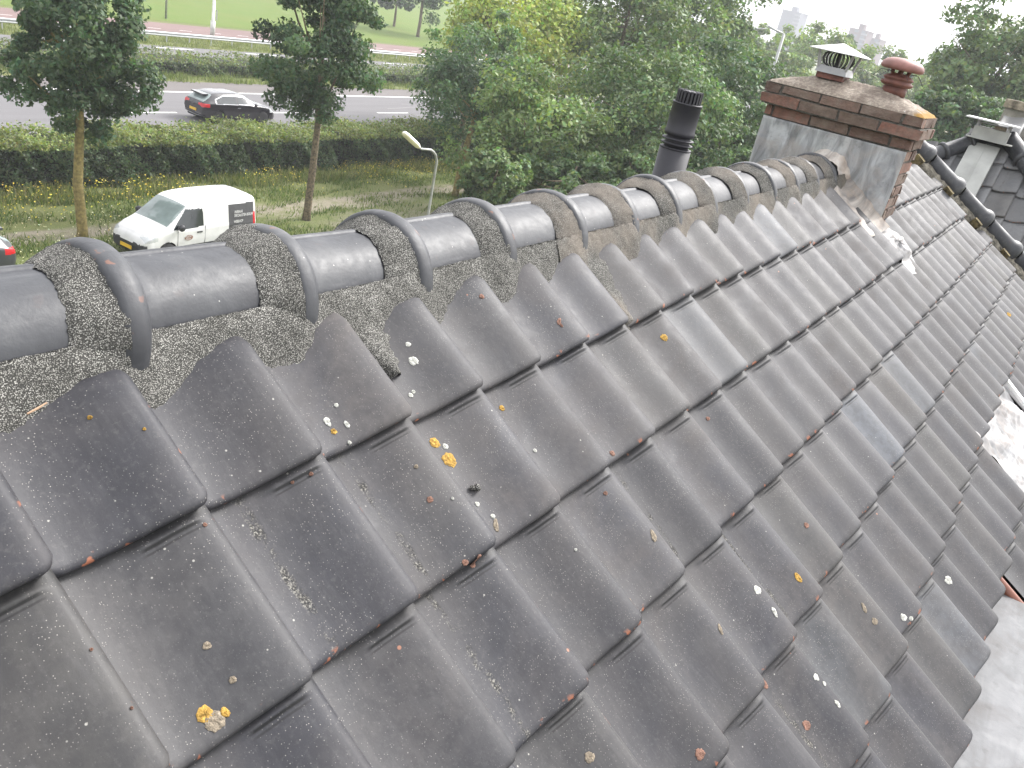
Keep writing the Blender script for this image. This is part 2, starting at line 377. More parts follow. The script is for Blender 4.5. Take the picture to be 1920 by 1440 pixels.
# ---- ridge
RY, RZ, RR = .30, .130, .106
XC = [-.41, -.085, .238, .560, .872, 1.185, 1.515, 1.825, 2.14, 2.455, 2.78, 3.11, 3.44, 3.76, 4.07]
def noise1(x, seed=0, n=6, f0=7.0):
    r = np.random.default_rng(seed); x = np.asarray(x, float); o = np.zeros_like(x)
    for k in range(n): o += math.pow(.62, k)*np.sin(x*f0*1.9**k+r.uniform(0, 6.3))*r.uniform(.6, 1)
    return o/2.2
def ridge_dz(x): return np.interp(x, [-.5, .12, .45, .85], [.024, .021, .011, 0])       # the near end of the ridge sits higher
def ring(xs, rs, phis, yc=RY, zc=RZ):
    """xs, rs arrays broadcast on (nx, nphi)"""
    P = np.stack([xs, yc-rs*np.cos(phis), zc+rs*np.sin(phis)+ridge_dz(xs)], -1); return P
def ridge_tile(k, x0, x1, last=False):
    r_ = np.random.default_rng(40+k)
    px = np.array([-.026, -.027, -.024, -.014, .000, .012, .021, .027, .034, .06, .12, .2, .27]); pr = np.array([.002, .021, .0275, .0310, .0325, .0295, .020, .007, 0, -.001, -.001, -.0015, -.002])
    xs = np.concatenate([x0+px[:-1], [x0+(x1-x0)*.7, x1-.06, x1-.01]]); rs = RR+np.concatenate([pr[:-1], [-.001, -.002, -.002]])
    ph = np.radians(np.concatenate([np.linspace((1, -3, -8)[max(k-1, 0)] if k < 4 else -14, 96, 34), [98, 99, 100, 101, 104, 108, 112, 114, 116, 117, 118], np.linspace(121, 194, 18)]))
    Xg = np.repeat(xs[:, None], len(ph), 1); Rg = np.repeat(rs[:, None], len(ph), 1)
    rib = .0055*np.clip((np.degrees(ph)-98)/3, 0, 1)*np.clip((118-np.degrees(ph))/3, 0, 1)
    Rg = Rg+rib[None, :]*np.clip((Xg-x0-.02)/.01, 0, 1)
    # hand-made irregularity
    Rg = Rg+.0012*np.sin(3*ph[None, :]+r_.uniform(0, 6))*1.0
    Xg = Xg+(.022*np.sin(ph[None, :])-.006)*np.clip(1-(Xg-x0-.03)/.06, 0, 1)
    Xg = Xg+.003*np.sin(2*ph[None, :]+r_.uniform(0, 6))*np.clip(1-(Xg-x0)/.05, 0, 1)
    P = ring(Xg, Rg, np.repeat(ph[None, :], len(xs), 0), RY+r_.normal(0, .0015), RZ+r_.normal(0, .002))
    chip = np.clip(1-abs(Xg-x0)/.03, 0, 1)*.85+.05
    cc = np.stack([chip, np.zeros_like(chip), np.zeros_like(chip), np.ones_like(chip)], -1).reshape(-1, 4)
    Fg = grid_faces(len(xs), len(ph))[:, ::-1]
    o = mesh('ridge_tile', P.reshape(-1, 3), np.ascontiguousarray(Fg), M['ridge'], None, True, None, cc); hp(o)
    # mortar fillet hugging the left side of the collar
    ph2 = np.radians(np.linspace(-20, 190, 90))
    wl = .064+.007*noise1(ph2*.35, 60+k, 4)+.0015*noise1(ph2*4, 160+k, 3)+.012*np.cos(ph2)
    a = np.linspace(0, 1, 12)
    Xm = x0-.018-(1-a)[:, None]*wl[None, :]+.022*np.sin(ph2)[None, :]-.006
    Rm = RR+.0005+a[:, None]**.95*(.0265+.0025*noise1(ph2, 90+k))[None, :]+.0022*np.sin(9*ph2+k)[None, :]*np.sin(math.pi*a)[:, None]+.0025*np.sin(math.pi*np.minimum(a*6, 1)/2)[:, None]
    P = ring(Xm, Rm, np.repeat(ph2[None, :], len(a), 0)).reshape(-1, 3)
    P = P+np.random.default_rng(k).normal(0, .0006, P.shape)
    m_ = mesh('mortar_fillet', P, np.ascontiguousarray(grid_faces(len(a), len(ph2))[:, ::-1]), M['mortar'] if k < 6 else M['mortar_far'], None, True)
    m_.parent = o; m_.matrix_parent_inverse = Matrix.Identity(4)
    return o
for k in range(len(XC)):
    ridge_tile(k, XC[k], XC[k+1] if k+1 < len(XC) else 4.34)
# ---- mortar bed between ridge and tiles, both sides
def bed(x0, x1, matl, side=1, seed=3):
    xs = np.arange(x0, x1, .006 if x0 < 1.5 else .012)
    q = np.linspace(0, 1, 26)
    kv = np.array([0, .12, .22, .35, .55, .75, 1.0])
    vv = np.interp(q, kv, [-.262, -.258, -.250, -.232, -.190, -.150, -.105])
    hh = np.interp(q, kv, [.052, .050, .047, .0385, .016, -.001, -.022])
    lump = np.zeros_like(xs)
    for xc in XC: lump += np.exp(-((xs-xc+.035)/.05)**2)
    sh = np.interp(xs, [-.3, .10, .22, .40, .55, .80, 1.1, 1.6, 4], [-.040, -.036, -.022, -.002, .0, -.008, -.028, -.040, -.034])+.012
    Vv = vv[None, :]+(.009*noise1(xs, seed)*1.0+.010*lump+sh)[:, None]*q[None, :]
    Hh = hh[None, :]+(.0035*noise1(xs*1.7, seed+1)+.010*lump)[:, None]*np.sin(math.pi*q)[None, :]
    Hh = Hh+.0012*np.sin(xs*140)[:, None]*np.sin(q*25)[None, :]
    X = np.repeat(xs[:, None], len(q), 1)
    Hh = Hh-(np.interp(xs, [-.3, .5, .9, 1.3], [.021, .015, .006, 0])[:, None])*(1-q[None, :]*.5)
    P = roofp(X, Vv, Hh); P[..., 2] += ridge_dz(X)*(1-q[None, :])**1.5*.6
    P = P+np.random.default_rng(seed).normal(0, .0007, P.shape)
    Fg = grid_faces(len(xs), len(q))[:, ::-1]
    if side < 0: P[..., 1] = 2*RY-P[..., 1]
    o = mesh('mortar_bed', P.reshape(-1, 3), np.ascontiguousarray(Fg), matl, None, True); return hp(o)
bed(-.8, 1.4, M['mortar']); bed(1.388, 4.34, M['mortar_far'], 1, 8); bed(-.8, 4.34, M['mortar_far'], -1, 12)
def tongue(pts, hw, seed):
    """mortar filling a trough: centre line of (u, vv) with half widths"""
    us, vs, ws = [], [], []
    tt = np.linspace(0, 1, 34); k = np.linspace(0, 1, len(pts))
    u0 = np.interp(tt, k, [p[0] for p in pts]); v0 = np.interp(tt, k, [p[1] for p in pts]); w0 = np.interp(tt, k, hw)
    a = np.linspace(-1, 1, 15); P = []
    nz = noise1(tt*3, seed)
    for i in range(len(tt)):
        for b in a:
            u = u0[i]+.018+b*w0[i]*(1+.25*nz[i]); v = v0[i]
            cu = round(u0[i]/W); ub = cu*W                     # seam
            lo = min(surf_h(ub-.004, v), surf_h(ub+.012, v))
            h = surf_h(u, v) if u > ub+.004 else min(surf_h(u, v), lo+.020)
            P.append(roofp(u, v, max(h, lo)+.016*(1-b*b)-.003))
    P = np.array(P)+np.random.default_rng(seed).normal(0, .0007, (len(P), 3))
    hp(mesh('mortar_bed', P, grid_faces(len(tt), len(a)), M['mortar_far'] if seed == 6 else M['mortar'], None, True))
tongue([(3.12*W, -.235), (3.14*W, -.18), (3.16*W, -.12), (3.15*W, -.085)], [.070, .050, .030, .012], 5)
tongue([(7.22*W, -.22), (7.17*W, -.12), (7.12*W, -.03), (7.09*W, .012)], [.075, .055, .036, .016], 6)
def tiny(name, label, cat, px, py):
    P0 = on(px, py, NRM, .04); u = P0[0]; vv = -(P0[1]+.04*ST)/CT
    for _ in range(5):
        h = surf_h(u, vv); P0 = on(px, py, NRM, h); u = P0[0]; vv = -(P0[1]+h*ST)/CT
    return u, vv, h
# ---- lichens, chips
def patch(name, px, py, rpx, matl, seed, ring_=0.0, lift=.0016, sq=1.0, ang=0.0):
    hq = .03
    for _ in range(6):
        P0 = on(px, py, NRM, hq); u0 = P0[0]; vv0 = -(P0[1]+hq*ST)/CT; hq = .5*hq+.5*surf_h(u0, vv0)
    d = np.linalg.norm(P0-CAMP); R = rpx*d/FPX
    r_ = np.random.default_rng(seed); n = 30; V = [];
    ph = np.linspace(0, 2*math.pi, n, endpoint=False)
    rad = R*(1+.16*noise1(ph*1.0, seed, 5, 3.0)+.10*r_.normal(0, 1, n)*.6)
    rings = [ring_, (1+ring_)/2, .86, 1.0] if ring_ else [.001, .35, .7, .9, 1.0]
    hh = [0, .6, .9, 0] if ring_ else [1, 1, 1, .8, 0]
    for q, hz in zip(rings, hh):
        for i in range(n):
            a = rad[i]*q*math.cos(ph[i])*sq; b = rad[i]*q*math.sin(ph[i])
            u = u0+a*math.cos(ang)-b*math.sin(ang); v = vv0+a*math.sin(ang)+b*math.cos(ang)
            V.append(roofp(u, v, surf_h(u, v)+(.0006 if hz == 0 else lift*hz*(1+.3*r_.normal()))))
    F = []
    for k in range(len(rings)-1):
        for i in range(n): F.append((k*n+i, (k+1)*n+i, (k+1)*n+(i+1) % n, k*n+(i+1) % n))
    return V, F
def patches(name, lst, matl, label, ring_=0.0):
    for i, e in enumerate(lst):
        mb = MB(); px, py, r = e[:3]; sq = e[3] if len(e) > 3 else 1; ang = e[4] if len(e) > 4 else 0
        V, F = patch(name, px, py, r, matl, 100+i*7+len(lst), ring_, sq=sq, ang=ang); mb.add(V, F)
        o = mb.build(name, matl, None, True); o.parent = roof
M['lich_o'] = simple('orange_lichen', (.38, .23, .05), .95, 0, .35, 160, .5, 260)
M['lich_w'] = simple('pale_lichen', (.50, .50, .46), .95, 0, .3, 160, .5, 260)
M['lich_t'] = simple('tan_lichen', (.24, .20, .15), .95, 0, .3, 160, .5, 260)
M['clay'] = simple('bare_clay', (.20, .105, .075), .85, 0, .3, 90, .4, 200)
patches('orange_lichen', [(815, 830, 11), (842, 862, 15), (941, 765, 6), (1245, 633, 7), (626, 809, 6), (1040, 928, 9, .45, .5), (1033, 912, 4), (384, 1340, 14), (421, 1336, 9, .8), (1497, 1084, 8, .7), (168, 783, 4), (1493, 1078, 4), (270, 805, 3), (1891, 590, 4)], M['lich_o'], 'orange lichen spots on the tiles')
patches('pale_lichen', [(775, 677, 9), (765, 646, 5), (770, 741, 5), (775, 735, 4), (730, 703, 3), (835, 837, 6), (614, 792, 9, .6), (650, 796, 8, .5), (612, 788, 6), (1410, 1086, 6), (1420, 1106, 8), (1445, 1130, 7, .5), (1452, 1148, 9, .5, .4), (1466, 1165, 7, .4), (1778, 1088, 7), (1530, 1270, 6), (1545, 1282, 4), (924, 968, 5), (895, 945, 5), (1694, 1158, 6), (1708, 1160, 4), (655, 830, 4), (630, 760, 4), (1003, 845, 4), (1079, 1031, 3), (848, 935, 3), (1570, 1320, 7, .6)], M['lich_w'], 'whitish lichen spots on the tiles')
patches('tan_lichen', [(402, 1352, 17), (436, 1275, 6), (388, 1211, 7), (1225, 1005, 12, .5, .5), (1180, 1128, 7), (930, 985, 14, .4, .6), (1105, 1420, 9), (780, 875, 4), (1620, 1140, 9, .4, .4), (1640, 1165, 6), (1350, 1180, 10, .4, .5)], M['lich_t'], 'brown-grey crust spots on the tiles')
patches('clay_chip', [(806, 937, 6), (886, 1058, 9, .6, .5), (872, 1055, 6), (1148, 850, 6), (1048, 603, 8, .5, .8), (1052, 610, 5, .5), (1434, 1284, 7), (1512, 1360, 8), (583, 889, 4), (903, 556, 5), (1327, 785, 4), (1512, 985, 5), (548, 905, 3), (171, 1218, 3), (384, 984, 4), (246, 1328, 3), (1312, 1414, 9), (1135, 925, 4)], M['clay'], 'orange clay showing through chips')
# ================================================================== CHIMNEY
def brick_material(name, dark=1.0, sc=1.0):
    m, t, p, out = mat(name); n = N(t); c = n.coord('Object'); tint = n.sep(n.attr('tint'))
    col = n.ramp(tint[0], [(0, (.085*dark, .052*dark, .044*dark)), (.35, (.19*dark, .115*dark, .090*dark)), (.65, (.16*dark, .115*dark, .094*dark)), (.9, (.23*dark, .105*dark, .078*dark)), (1, (.28*dark, .14*dark, .10*dark))])
    f = n.noise(c, 40, 6, .65)
    col = n.mix(n.ramp(f, [(.4, .55), (.62, 0)]), col, (.10, .075, .06))
    col = n.mix(n.math('MULTIPLY', n.ramp(n.noise(c, 12, 5), [(.45, 0), (.7, 1)]), .45), col, (.24, .20, .165))
    n.link(col, p.inputs['Base Color']); p.inputs['Roughness'].default_value = .9
    n.link(n.bump(n.noise(c, 85, 5, .7), .9, .006, n.bump(n.noise(c, 25, 4), .7, .012)), p.inputs['Normal'])
    return m
M['brick'] = brick_material('chimney_brick')
M['joint'] = simple('brick_joint', (.125, .115, .10), .95, 0, .3, 60, .5, 200)
def lead_material(name, lo, hi, rough, metal):
    m, t, p, out = mat(name); n = N(t); c = n.coord('Object')
    st = n.noise(n.mapping(c, (1, 5, 1.3), rot=(.42, 0, 0)), 2.6, 6, .6, .9)
    b = n.noise(c, 7, 6, .65, 1.0)
    col = n.ramp(st, [(.36, lo), (.50, tuple((a+b_)/2 for a, b_ in zip(lo, hi))), (.60, hi)])
    col = n.mix(n.math('MULTIPLY', n.ramp(b, [(.45, 0), (.66, 1)]), .55), col, (hi[0]*.85, hi[1]*.74, hi[2]*.66))
    col = n.mix(n.math('MULTIPLY', n.ramp(n.noise(c, 22, 5, .6), [(.58, 0), (.70, 1)]), .35), col, tuple(x*.5 for x in lo))
    n.link(col, p.inputs['Base Color']); p.inputs['Metallic'].default_value = metal
    n.link(n.ramp(b, [(.3, rough), (.7, rough+.2)]), p.inputs['Roughness'])
    n.link(n.bump(n.noise(c, 18, 5), .35, .008), p.inputs['Normal'])
    return m
M['lead'] = lead_material('weathered_lead', (.19, .195, .20), (.46, .475, .49), .5, .15)
M['foil'] = lead_material('new_bright_flashing', (.13, .13, .135), (.34, .34, .345), .5, .25)
def bricks(name, mb_faces, parent): pass
def brick_box(x0, x1, y0, y1, z0, z1, ncourse, name, parent, hide=(), jitter=.0015, seed=0, bl=.196, off0=0):
    """courses of separate-looking bricks round a joint core, ONE mesh for bricks, core mesh for joints"""
    r_ = np.random.default_rng(seed); V = []; F = []; CC = []
    hgt = (z1-z0)/ncourse; jt = .012
    def rbox(a, b):
        n0 = len(V); bev = .004; t_ = r_.uniform(0, 1)
        a = np.array(a)+r_.normal(0, jitter, 3); b = np.array(b)+r_.normal(0, jitter, 3)
        for (dx, dy, dz) in [(0,0,0),(1,0,0),(1,1,0),(0,1,0),(0,0,1),(1,0,1),(1,1,1),(0,1,1)]:
            q = np.array([b[0] if dx else a[0], b[1] if dy else a[1], b[2] if dz else a[2]])
            V.append(q+r_.normal(0, .0026, 3)); CC.append((t_, 0, 0, 1))
        for f in [(0,3,2,1),(4,5,6,7),(0,1,5,4),(1,2,6,5),(2,3,7,6),(3,0,4,7)]: F.append(tuple(i+n0 for i in f))
    for k in range(ncourse):
        za = z0+k*hgt+jt/2; zb = z0+(k+1)*hgt-jt/2
        o = (bl+jt)*.5*((k+off0) % 2)
        for face in ('x0', 'x1', 'y0', 'y1'):
            L0, L1 = (y0, y1) if face[0] == 'x' else (x0, x1)
            p = L0-o
            while p < L1-1e-6:
                a = max(p, L0); b = min(p+bl, L1)
                if L1-b < .03: b = L1
                if b-a > .02:
                    d = .05
                    if face == 'x0': rbox((x0, a, za), (x0+d, b, zb))
                    elif face == 'x1': rbox((x1-d, a, za), (x1, b, zb))
                    elif face == 'y0': rbox((max(a, x0+.0515), y0, za), (min(b, x1-.0515), y0+d, zb)) if min(b, x1-.0515)-max(a, x0+.0515) > .02 else None
                    else: rbox((max(a, x0+.0515), y1-d, za), (min(b, x1-.0515), y1, zb)) if min(b, x1-.0515)-max(a, x0+.0515) > .02 else None
                p = b+jt if b < L1 else L1
    o = mesh(name, V, F, M['brick'], parent, False, None, CC)
    core = MB().box((x0+.009, y0+.009, z0), (x1-.009, y1-.009, z1)).build(name+'_joints', M['joint'], None)
    return o, core
CX0, CX1, CY0, CY1 = 4.34, 4.67, -.045, .700
chim, core = brick_box(CX0+.012, CX1, CY0, CY1, -.42, .362, 13, 'chimney', None, seed=2); hp(chim)
chim['label'] = 'red brick chimney stack astride the ridge'
def sub(o, p):
    o.parent = p; o.matrix_parent_inverse = Matrix.Identity(4); return o
sub(core, chim); core.name = 'mortar_joints'
b1, c1 = brick_box(CX0-.034, CX1+.04, CY0-.040, CY1+.042, .423, .480, 1, 'brick_cap', None, seed=9); 
b2, c2 = brick_box(CX0-.026, CX1+.03, CY0-.030, CY1+.035, .480, .537, 1, 'brick_cap', None, seed=12, off0=1)
b0, c0 = brick_box(CX0+.000, CX1+.01, CY0-.008, CY1+.008, .364, .423, 1, 'brick_cap', None, seed=21, off0=1)
for b, c_ in ((b0, c0), (b1, c1), (b2, c2)): sub(b, chim); sub(c_, chim); c_.name = 'mortar_joints'
# mortar top (flaunching) rising to the pots, uneven
def flaunch():
    x0, x1, y0, y1 = CX0-.024, CX1+.028, CY0-.028, CY1+.033; nx, ny = 26, 50
    X, Y = np.meshgrid(np.linspace(x0, x1, nx), np.linspace(y0, y1, ny), indexing='ij')
    e = np.minimum(np.minimum((X-x0), (x1-X))/.19, np.minimum(Y-y0, y1-Y)/.26); e = np.clip(e, 0, 1)
    Z = .537+.085*e**.85+.0025*np.sin(X*90)*np.sin(Y*70)+np.random.default_rng(4).normal(0, .0012, X.shape)
    Z = np.where(e <= 0, .533, Z)
    P = np.stack([X, Y, Z], -1).reshape(-1, 3)
    m, t, p, out = mat('chimney_top_mortar'); n = N(t); c = n.coord('Object')
    col = n.ramp(n.noise(c, 14, 6, .65), [(.32, (.19, .15, .125)), (.55, (.34, .29, .24)), (.75, (.43, .39, .34))])
    col = n.mix(n.ramp(n.noise(c, 9, 4, .6, 1), [(.70, 0), (.72, .7)]), col, (.55, .54, .52))
    col = n.mix(n.ramp(n.noise(c, 60, 4, .7), [(.45, .5), (.6, 0)]), col, (.09, .07, .055))
    # orange lichen towards the street corner
    s = n.sep(c); lm = n.ramp(n.math('ADD', n.math('MULTIPLY', s[1], -4.0), n.math('MULTIPLY', n.noise(c, 18, 4), .6)), [(.36, 0), (.46, 1)])
    col = n.mix(n.math('MULTIPLY', lm, n.ramp(s[0], [(.0, 1), (.5, 1)])), col, (.25, .14, .03))
    n.link(col, p.inputs['Base Color']); p.inputs['Roughness'].default_value = .95
    n.link(n.bump(n.noise(c, 70, 5), .6, .006), p.inputs['Normal'])
    o = mesh('mortar_top', P, grid_faces(nx, ny), m, None, True); sub(o, chim)
flaunch()
# orange lichen crust on the cap corner: thin slabs lying on the bricks
def crust():
    mb = MB(); r_ = np.random.default_rng(3)
    for k in range(16):
        y = CY0-.046+abs(r_.normal(0, .012)); z = r_.uniform(.37, .52); s_ = r_.uniform(.008, .022)
        mb.lathe([(s_*.2, 0), (s_, .001), (s_*.7, .004), (.001, .005)], (0, 0, 0), 9)
    return mb
# lead apron on the front face
def lead_apron():
    ny, nz = 44, 26; yy = np.linspace(CY0-.006, CY1+.006, ny); q = np.linspace(0, 1, nz)
    Y, Q = np.meshgrid(yy, q, indexing='ij')
    zlow = np.where(Y < RY, -(abs(Y-RY))*.0+(Y*ST/CT)-.005, ((2*RY-Y)*ST/CT)-.005)
    zlow = np.minimum(zlow, .20); Z = zlow*(1-Q)+.362*Q
    X = CX0-.003+.0035*np.sin(Y*21+Z*5)+.003*np.sin(Y*47-Z*16)-.006*(1-Q)**3
    P = np.stack([X, Y, Z], -1).reshape(-1, 3)
    o = mesh('lead_apron', P, np.ascontiguousarray(grid_faces(ny, nz)[:, ::-1]), M['lead'], None, True); sub(o, chim)
    so_ = o.modifiers.new('thick', 'SOLIDIFY'); so_.thickness = .003
lead_apron()
# lead soaker running down beside the stack on the slope, dirty mortar fillet along it
def soaker():
    nu, nv = 14, 60; a = np.linspace(0, 1, nu); q = np.linspace(0, 1, nv)
    V = []
    for i in range(nu):
        for k in range(nv):
            vv = -.27+q[k]*.36
            u = 3.97+.365*a[i]
            s_ = max(0, (a[i]-.78)/.22)
            h = .026+.008*math.sin(a[i]*7+.5)+.0025*math.sin(q[k]*31+i*.7)+.022*s_**2-.035*max(0, .12-a[i])/.12
            V.append(roofp(u, vv, h))
    o = mesh('side_flashing', V, grid_faces(nu, nv), lead_material('dirty_side_flashing', (.14, .13, .125), (.40, .365, .33), .6, .1), None, True); sub(o, chim)
    # bright new lead dressed round the lower corner
    cu, cv = 4.34, .085; r_ = np.random.default_rng(5); nr, na = 14, 40; V = []
    for i in range(nr):
        for k in range(na):
            t = 2*math.pi*k/na; R_ = (i/(nr-1))
            ru = .19*R_*(1+.14*math.sin(3*t+1)+.06*math.sin(7*t)); rv = .20*R_*(1+.12*math.sin(2*t)+.06*math.sin(9*t+2))
            u = cu+ru*math.cos(t)+.0; v = cv+rv*math.sin(t)+.09
            ht = surf_h(u, v); V.append(roofp(u, v, max(ht*.8, .012)+.016*(1-R_)+.010*math.sin(u*52+v*31)*R_*(1-R_)*3+.004+.004*r_.normal()*(1-R_)))
    F = [(i*na+k, i*na+(k+1) % na, (i+1)*na+(k+1) % na, (i+1)*na+k) for i in range(nr-1) for k in range(na)]
    o = mesh('corner_flashing', V, [f[::-1] for f in F], M['foil'], None, True); sub(o, chim)
    # ragged lead collar where the ridge meets the stack
    mb = MB(); V = []; ph = np.radians(np.linspace(-10, 150, 50)); aa = np.linspace(0, 1, 8)
    for i, a_ in enumerate(aa):
        for p_ in ph:
            R_ = .116+.034*a_**2+.003*math.sin(p_*8)+.0015*math.sin(p_*23+i)
            V.append((4.225+.115*a_+.006*math.sin(p_*9), RY-R_*math.cos(p_), RZ+R_*math.sin(p_)))
    o = mesh('ridge_flashing', V, np.ascontiguousarray(grid_faces(len(aa), len(ph))[:, ::-1]), lead_material('torn_flashing', (.20, .17, .15), (.60, .56, .52), .55, .1), None, True); sub(o, chim)
soaker()
# ---- metal cowl (left) and clay terminal (right)
M['galv'] = simple('galvanised_sheet', (.36, .36, .37), .5, .5, .10, 12)
M['white_sheet'] = simple('pale_hood_sheet', (.55, .55, .56), .5, .1, .05, 9)
M['wire'] = simple('dark_cage_bars', (.035, .035, .035), .5, .5, .1)
M['claypot'] = simple('red_clay_pot', (.155, .060, .046), .6, 0, .3, 18, .25, 120)
M['clayhood'] = simple('glazed_clay_hood', (.25, .115, .100), .55, 0, .2, 14, .1, 90)
cowl = tag(empty('chimney_cowl', (4.50, .460, .612)), 'grey metal chimney cowl with a low pyramid hood and a bulging bar cage', 'chimney cowl')
MB().box((-.068, -.068, -.01), (.068, .068, .028)).build('pot_stub', M['claypot'], cowl)
b = MB(); z0, z1 = .022, .062
b.add([(-.080, -.080, z0), (.080, -.080, z0), (.080, .080, z0), (-.080, .080, z0), (-.072, -.072, z1), (.072, -.072, z1), (.072, .072, z1), (-.072, .072, z1)], [(0, 3, 2, 1), (4, 5, 6, 7), (0, 1, 5, 4), (1, 2, 6, 5), (2, 3, 7, 6), (3, 0, 4, 7)]); b.build('base_collar', M['galv'], cowl)
for sx in (-1, 1):
    for sy in (-1, 1):
        MB().tube([(sx*.070, sy*.070, .05), (sx*.082, sy*.088, .155)], .0075, 6).build('strut', M['galv'], cowl)
cage = MB()
for k in range(22):
    t = 2*math.pi*k/22
    cage.tube([(math.cos(t)*r_, math.sin(t)*r_, z) for r_, z in ((.046, .060), (.070, .078), (.080, .105), (.074, .132), (.052, .152))], .0028, 5, False)
cage.build('bar_cage', M['wire'], cowl)
MB().box((-.010, -.010, .06), (.010, .010, .152)).build('centre_post', M['wire'], cowl)
h = MB(); e = .128
h.add([(-e, -e, .150), (e, -e, .150), (e, e, .150), (-e, e, .150), (0, 0, .205), (-e, -e, .146), (e, -e, .146), (e, e, .146), (-e, e, .146), (0, 0, .198)],
      [(0, 1, 4), (1, 2, 4), (2, 3, 4), (3, 0, 4), (6, 5, 9), (7, 6, 9), (8, 7, 9), (5, 8, 9), (0, 5, 6, 1), (1, 6, 7, 2), (2, 7, 8, 3), (3, 8, 5, 0)])
h.build('hood', M['white_sheet'], cowl)
for s_ in (-1, 1): MB().tube([(-.075, -.10*s_*0-.11, .10), (-.06, -.13, .09), (-.02, -.24-.03*s_, .055)], .0012, 4).build('tie_wire', M['wire'], cowl)
cowl.scale = (1.02, 1.02, .84)
pot = tag(empty('chimney_pot', (4.52, .145, .612)), 'red clay chimney pot terminal with a smooth mushroom hood', 'chimney pot')
MB().lathe([(.070, -.02), (.070, .030), (.062, .034), (.080, .040), (.092, .050), (.094, .062), (.080, .070), (.078, .078), (.086, .084), (.086, .094), (.072, .104), (.056, .110), (.052, .120)], n=36).build('pot_base', M['claypot'], pot, True)
for k in range(6):
    t = 2*math.pi*k/6+.3
    MB().tube([(math.cos(t)*.05, math.sin(t)*.05, .112), (math.cos(t)*.056, math.sin(t)*.056, .146)], .009, 6).build('rib', M['claypot'], pot)
MB().lathe([(.055, .140), (.100, .138), (.118, .143), (.124, .158), (.118, .180), (.098, .200), (.066, .212), (.03, .215), (.001, .216)], n=40).build('hood', M['clayhood'], pot, True)
for k in range(7):
    wr = MB()
    t = 2*math.pi*k/7
    wr.tube([(math.cos(t)*.07, math.sin(t)*.07, .125), (math.cos(t)*.11, math.sin(t)*.11, .128), (math.cos(t+.1)*.15, math.sin(t+.1)*.15, .10-.015*(k % 3))], .0016, 4)
    wr.build('bird_wire', M['wire'], pot)
pot.scale = (.86, .86, .76)
# ---- black flue terminal
M['plastic'] = simple('black_flue_plastic', (.030, .029, .036), .58, 0, .2, 6, .05, 60)
fb = atd(1248, 345, 3.93); ft = atd(1276, 165, 3.87)
flue = tag(empty('flue_pipe', (float(fb[0]), float(fb[1]), float(fb[2])-.55)), 'upright black plastic flue pipe with slotted cap, on the far roof slope', 'flue pipe')
FH = ft[2]-fb[2]+.55; R_ = .0655
MB().lathe([(R_*1.04, -.1), (R_*1.04, FH-.245)], n=36).build('lower_pipe', M['plastic'], flue, True)
g = MB()
g.lathe([(R_*.80, FH-.25), (R_*.80, FH-.18)], n=30)
for k in range(3): 
    z = FH-.243+k*.0195; g.lathe([(R_*.8, z-.002), (R_*1.05, z), (R_*1.05, z+.004), (R_*.8, z+.006)], n=36, cap=False)
g.build('air_intake_rings', M['plastic'], flue, True)
MB().lathe([(R_*.98, FH-.187), (R_*.985, FH-.17), (R_*.95, FH-.165), (R_*.93, FH-.058), (R_*.99, FH-.056), (R_*.95, FH-.052), (R_*.8, FH-.052)], n=36).build('upper_pipe', M['plastic'], flue, True)
cp = MB(); cp.lathe([(R_*.62, FH-.055), (R_*.62, FH-.008), (R_*.4, FH-.004)], n=20)
for k in range(22):
    t = 2*math.pi*k/22; Mx = Matrix.Rotation(t, 4, 'Z'); cp.box((R_*.5, -.0042, FH-.054), (R_*.83, .0042, FH-.004+.002*(k % 2)), Mx)
cp.build('slotted_cap', M['plastic'], flue)
